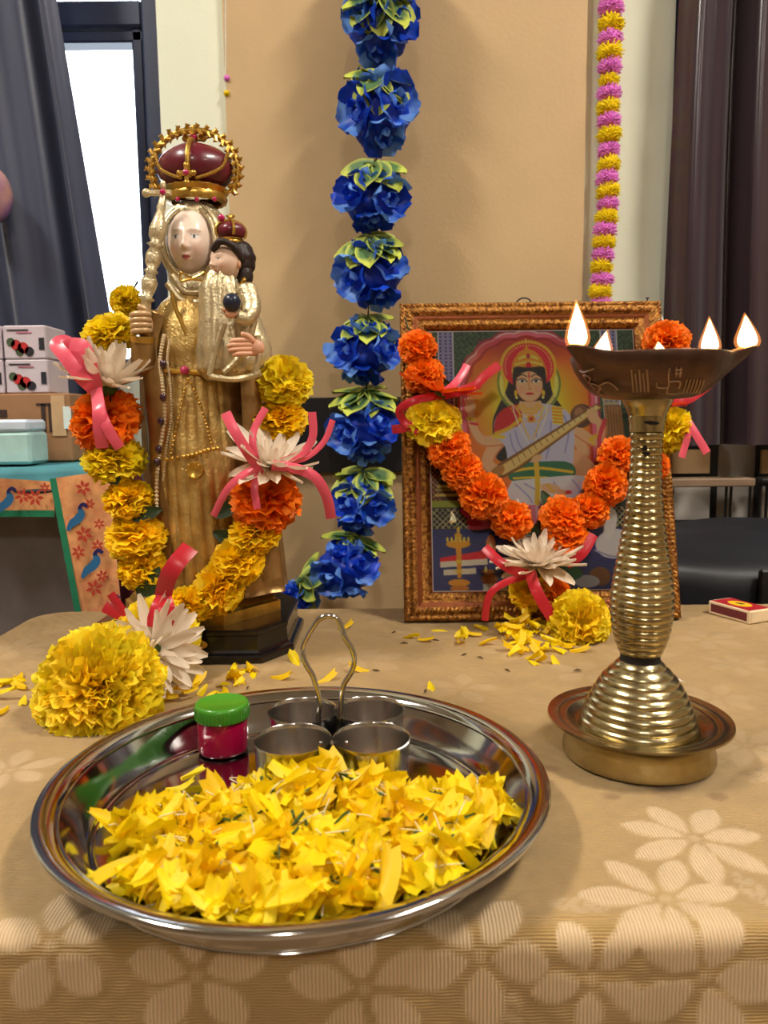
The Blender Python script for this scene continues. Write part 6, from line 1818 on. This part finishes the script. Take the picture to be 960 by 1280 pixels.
# hands
for (hx, hy, a) in ((266, 392, 20), (655, 430, -30)):
    ell(hx, hy, 18, 22, SK, a)
    for i in range(4): line([(hx - 10 + i * 6, hy - 8), (hx - 16 + i * 9, hy - 34 + abs(i - 1.5) * 5)], 7, SK, 1, 0, w2=5)
ell(268, 430, 20, 7, c_(236, 190, 70), 10); ell(658, 492, 20, 8, c_(236, 190, 70), -20); ell(276, 446, 18, 5, c_(200, 50, 60), 10); line([(640, 500), (652, 512)], 10, c_(236, 190, 70), 1, 0)
ell(470, 560, 20, 12, SK, -30)
line([(690, 440), (670, 500), (672, 560)], 14, c_(196, 60, 80), .9)
# head: aura, crown, face
ell(455, 258, 84, 80, c_(206, 44, 66)); 
dots([(455 + 86 * math.sin(t_), 262 - 84 * math.cos(t_)) for t_ in np.linspace(-2.0, 2.0, 34)], 6.5, c_(236, 184, 60)); dots([(455 + 74 * math.sin(t_), 262 - 72 * math.cos(t_)) for t_ in np.linspace(-1.9, 1.9, 34)], 3, c_(250, 220, 120))
poly([(402, 300), (404, 250), (426, 214), (446, 200), (450, 170), (458, 200), (480, 212), (506, 248), (510, 300), (456, 262)], c_(214, 150, 44), smooth=4)
for (y, r) in ((226, 28), (246, 40), (266, 50)): dots([(456 + t_ * r, y + 8 * abs(t_) ** 2) for t_ in np.linspace(-1, 1, 9)], 5.5, c_(252, 214, 110)); 
ell(456, 258, 10, 14, c_(190, 30, 50)); ell(456, 226, 7, 9, c_(170, 40, 60)); ell(450, 176, 5, 10, c_(236, 190, 80))
poly([(404, 290), (412, 262), (456, 264), (502, 262), (510, 290), (508, 350), (496, 372), (416, 372), (404, 340)], c_(26, 20, 22), smooth=4)
ell(456, 322, 44, 56, SKD); ell(456, 321, 41.5, 54, SK); ell(430, 336, 14, 12, c_(244, 170, 140), 0, .5); ell(482, 336, 14, 12, c_(244, 170, 140), 0, .5)
poly([(414, 302), (420, 280), (440, 270), (456, 266), (472, 270), (492, 280), (498, 302), (480, 284), (456, 276), (432, 284)], c_(26, 20, 22), smooth=3)
for s in (-1, 1):
    ell(456 + s * 22, 308, 14, 6.5, c_(250, 248, 244)); ell(456 + s * 22, 308, 6, 6, c_(24, 16, 16)); line([(456 + s * 7, 311), (456 + s * 20, 300), (456 + s * 38, 306)], 3, c_(24, 16, 16)); line([(456 + s * 8, 294), (456 + s * 22, 287), (456 + s * 40, 296)], 3.4, c_(40, 24, 22))
    ell(456 + s * 44, 348, 6, 12, c_(236, 186, 60)); ell(456 + s * 42, 362, 5, 6, c_(250, 220, 130))
line([(456, 300), (455, 328), (462, 334), (450, 335)], 2.4, c_(190, 120, 90)); ell(456, 350, 14, 5, c_(196, 44, 54)); line([(442, 349), (456, 351), (470, 349)], 1.8, c_(130, 24, 36)); ell(456, 292, 3.4, 8, c_(196, 20, 40)); ell(456, 282, 4, 3, c_(196, 20, 40)); ell(466, 336, 2.4, 2.4, c_(250, 210, 90))
# offerings at the foot: brass lamp, books, small lamp, bird
poly([(160, 868), (300, 846), (306, 884), (160, 896)], c_(206, 40, 54)); poly([(160, 880), (306, 872), (306, 890), (160, 898)], c_(236, 224, 206)); poly([(170, 905), (270, 900), (270, 918), (170, 922)], c_(230, 220, 200))
poly([(208, 800), (228, 800), (224, 930), (212, 930)], c_(216, 150, 40)); ell(217, 826, 40, 14, c_(226, 160, 44)); ell(217, 945, 36, 12, c_(216, 150, 40)); ell(218, 962, 32, 10, c_(190, 120, 30)); ell(217, 800, 12, 10, c_(236, 180, 60)); ell(218, 782, 6, 12, c_(240, 196, 90)); ell(217, 880, 12, 6, c_(240, 190, 80)); ell(217, 910, 14, 6, c_(240, 190, 80))
for i in range(6): ell(184 + i * 13, 812, 4.5, 10, c_(252, 206, 90))
ell(310, 935, 26, 18, c_(140, 84, 40)); ell(308, 912, 22, 8, c_(170, 110, 50)); ell(300, 905, 5, 12, c_(255, 236, 160)); ell(318, 836, 16, 40, c_(240, 150, 70), 0, .8); ell(316, 846, 7, 24, c_(255, 236, 180))
poly([(290, 950), (400, 944), (410, 970), (290, 972)], c_(196, 196, 190))
ell(700, 830, 60, 46, c_(226, 226, 236), -10); ell(690, 770, 20, 52, c_(232, 232, 240), 15); ell(680, 720, 22, 16, c_(240, 240, 246)); ell(662, 724, 12, 5, c_(230, 140, 40)); line([(640, 850), (700, 870), (770, 840)], 6, c_(170, 170, 196)); ell(650, 930, 34, 30, c_(120, 84, 60)); ell(610, 945, 40, 20, c_(170, 176, 190)); ell(740, 940, 40, 16, c_(196, 170, 90))
ell(500, 880, 60, 40, c_(200, 70, 110)); ell(540, 920, 60, 26, c_(40, 96, 64)); ell(430, 930, 50, 24, c_(30, 84, 60))
# border lines
e_ = np.minimum.reduce([PXX - 130, 802 - PXX, PYY - 135, 977 - PYY])
over((e_ < 7) * 1.0, c_(240, 236, 226)); over(((e_ > 2) & (e_ < 4.5)) * 1.0, c_(150, 60, 50))
gray_ = img.mean(-1, keepdims=True); img = np.clip(gray_ + (img - gray_) * 1.22, 0, 255) * 1.08; img = np.clip(img, 0, 250)      # strong printing inks
iw0, iw1, ih0, ih1 = MW - .001, fw - MW + .001, MW - .001, fh - MW + .001
pv = np.zeros((gh, gw, 3)); o0 = wloc(pf)
a_ = FP(iw0, ih1, .0032); bx_ = FP(iw1, ih1, .0032) - a_; by_ = FP(iw0, ih0, .0032) - a_
pv = np.array(a_ - o0) + U[..., None] * np.array(bx_) + Vv[..., None] * np.array(by_)
I2 = np.arange(gw * gh).reshape(gh, gw)
q2 = np.stack([I2[:-1, :-1], I2[1:, :-1], I2[1:, 1:], I2[:-1, 1:]], -1).reshape(-1, 4)
m_print = mat('printed paper', None, .5, var=.02, attr='Col')
link('print', fastmesh('print', pv.reshape(-1, 3), q2, m_print, lin(img)), pf)
m_pglass = glass_mat('picture glass', ior=1.38)
b = MB(); v = [FP(a, c, d) for d in (.0040, .0052) for a in (iw0, iw1) for c in (ih0, ih1)]
b.add(v, [(0, 1, 3, 2), (4, 6, 7, 5), (0, 4, 5, 1), (2, 3, 7, 6), (0, 2, 6, 4), (1, 5, 7, 3)]); b.obj('glass', m_pglass, pf, smooth=False)
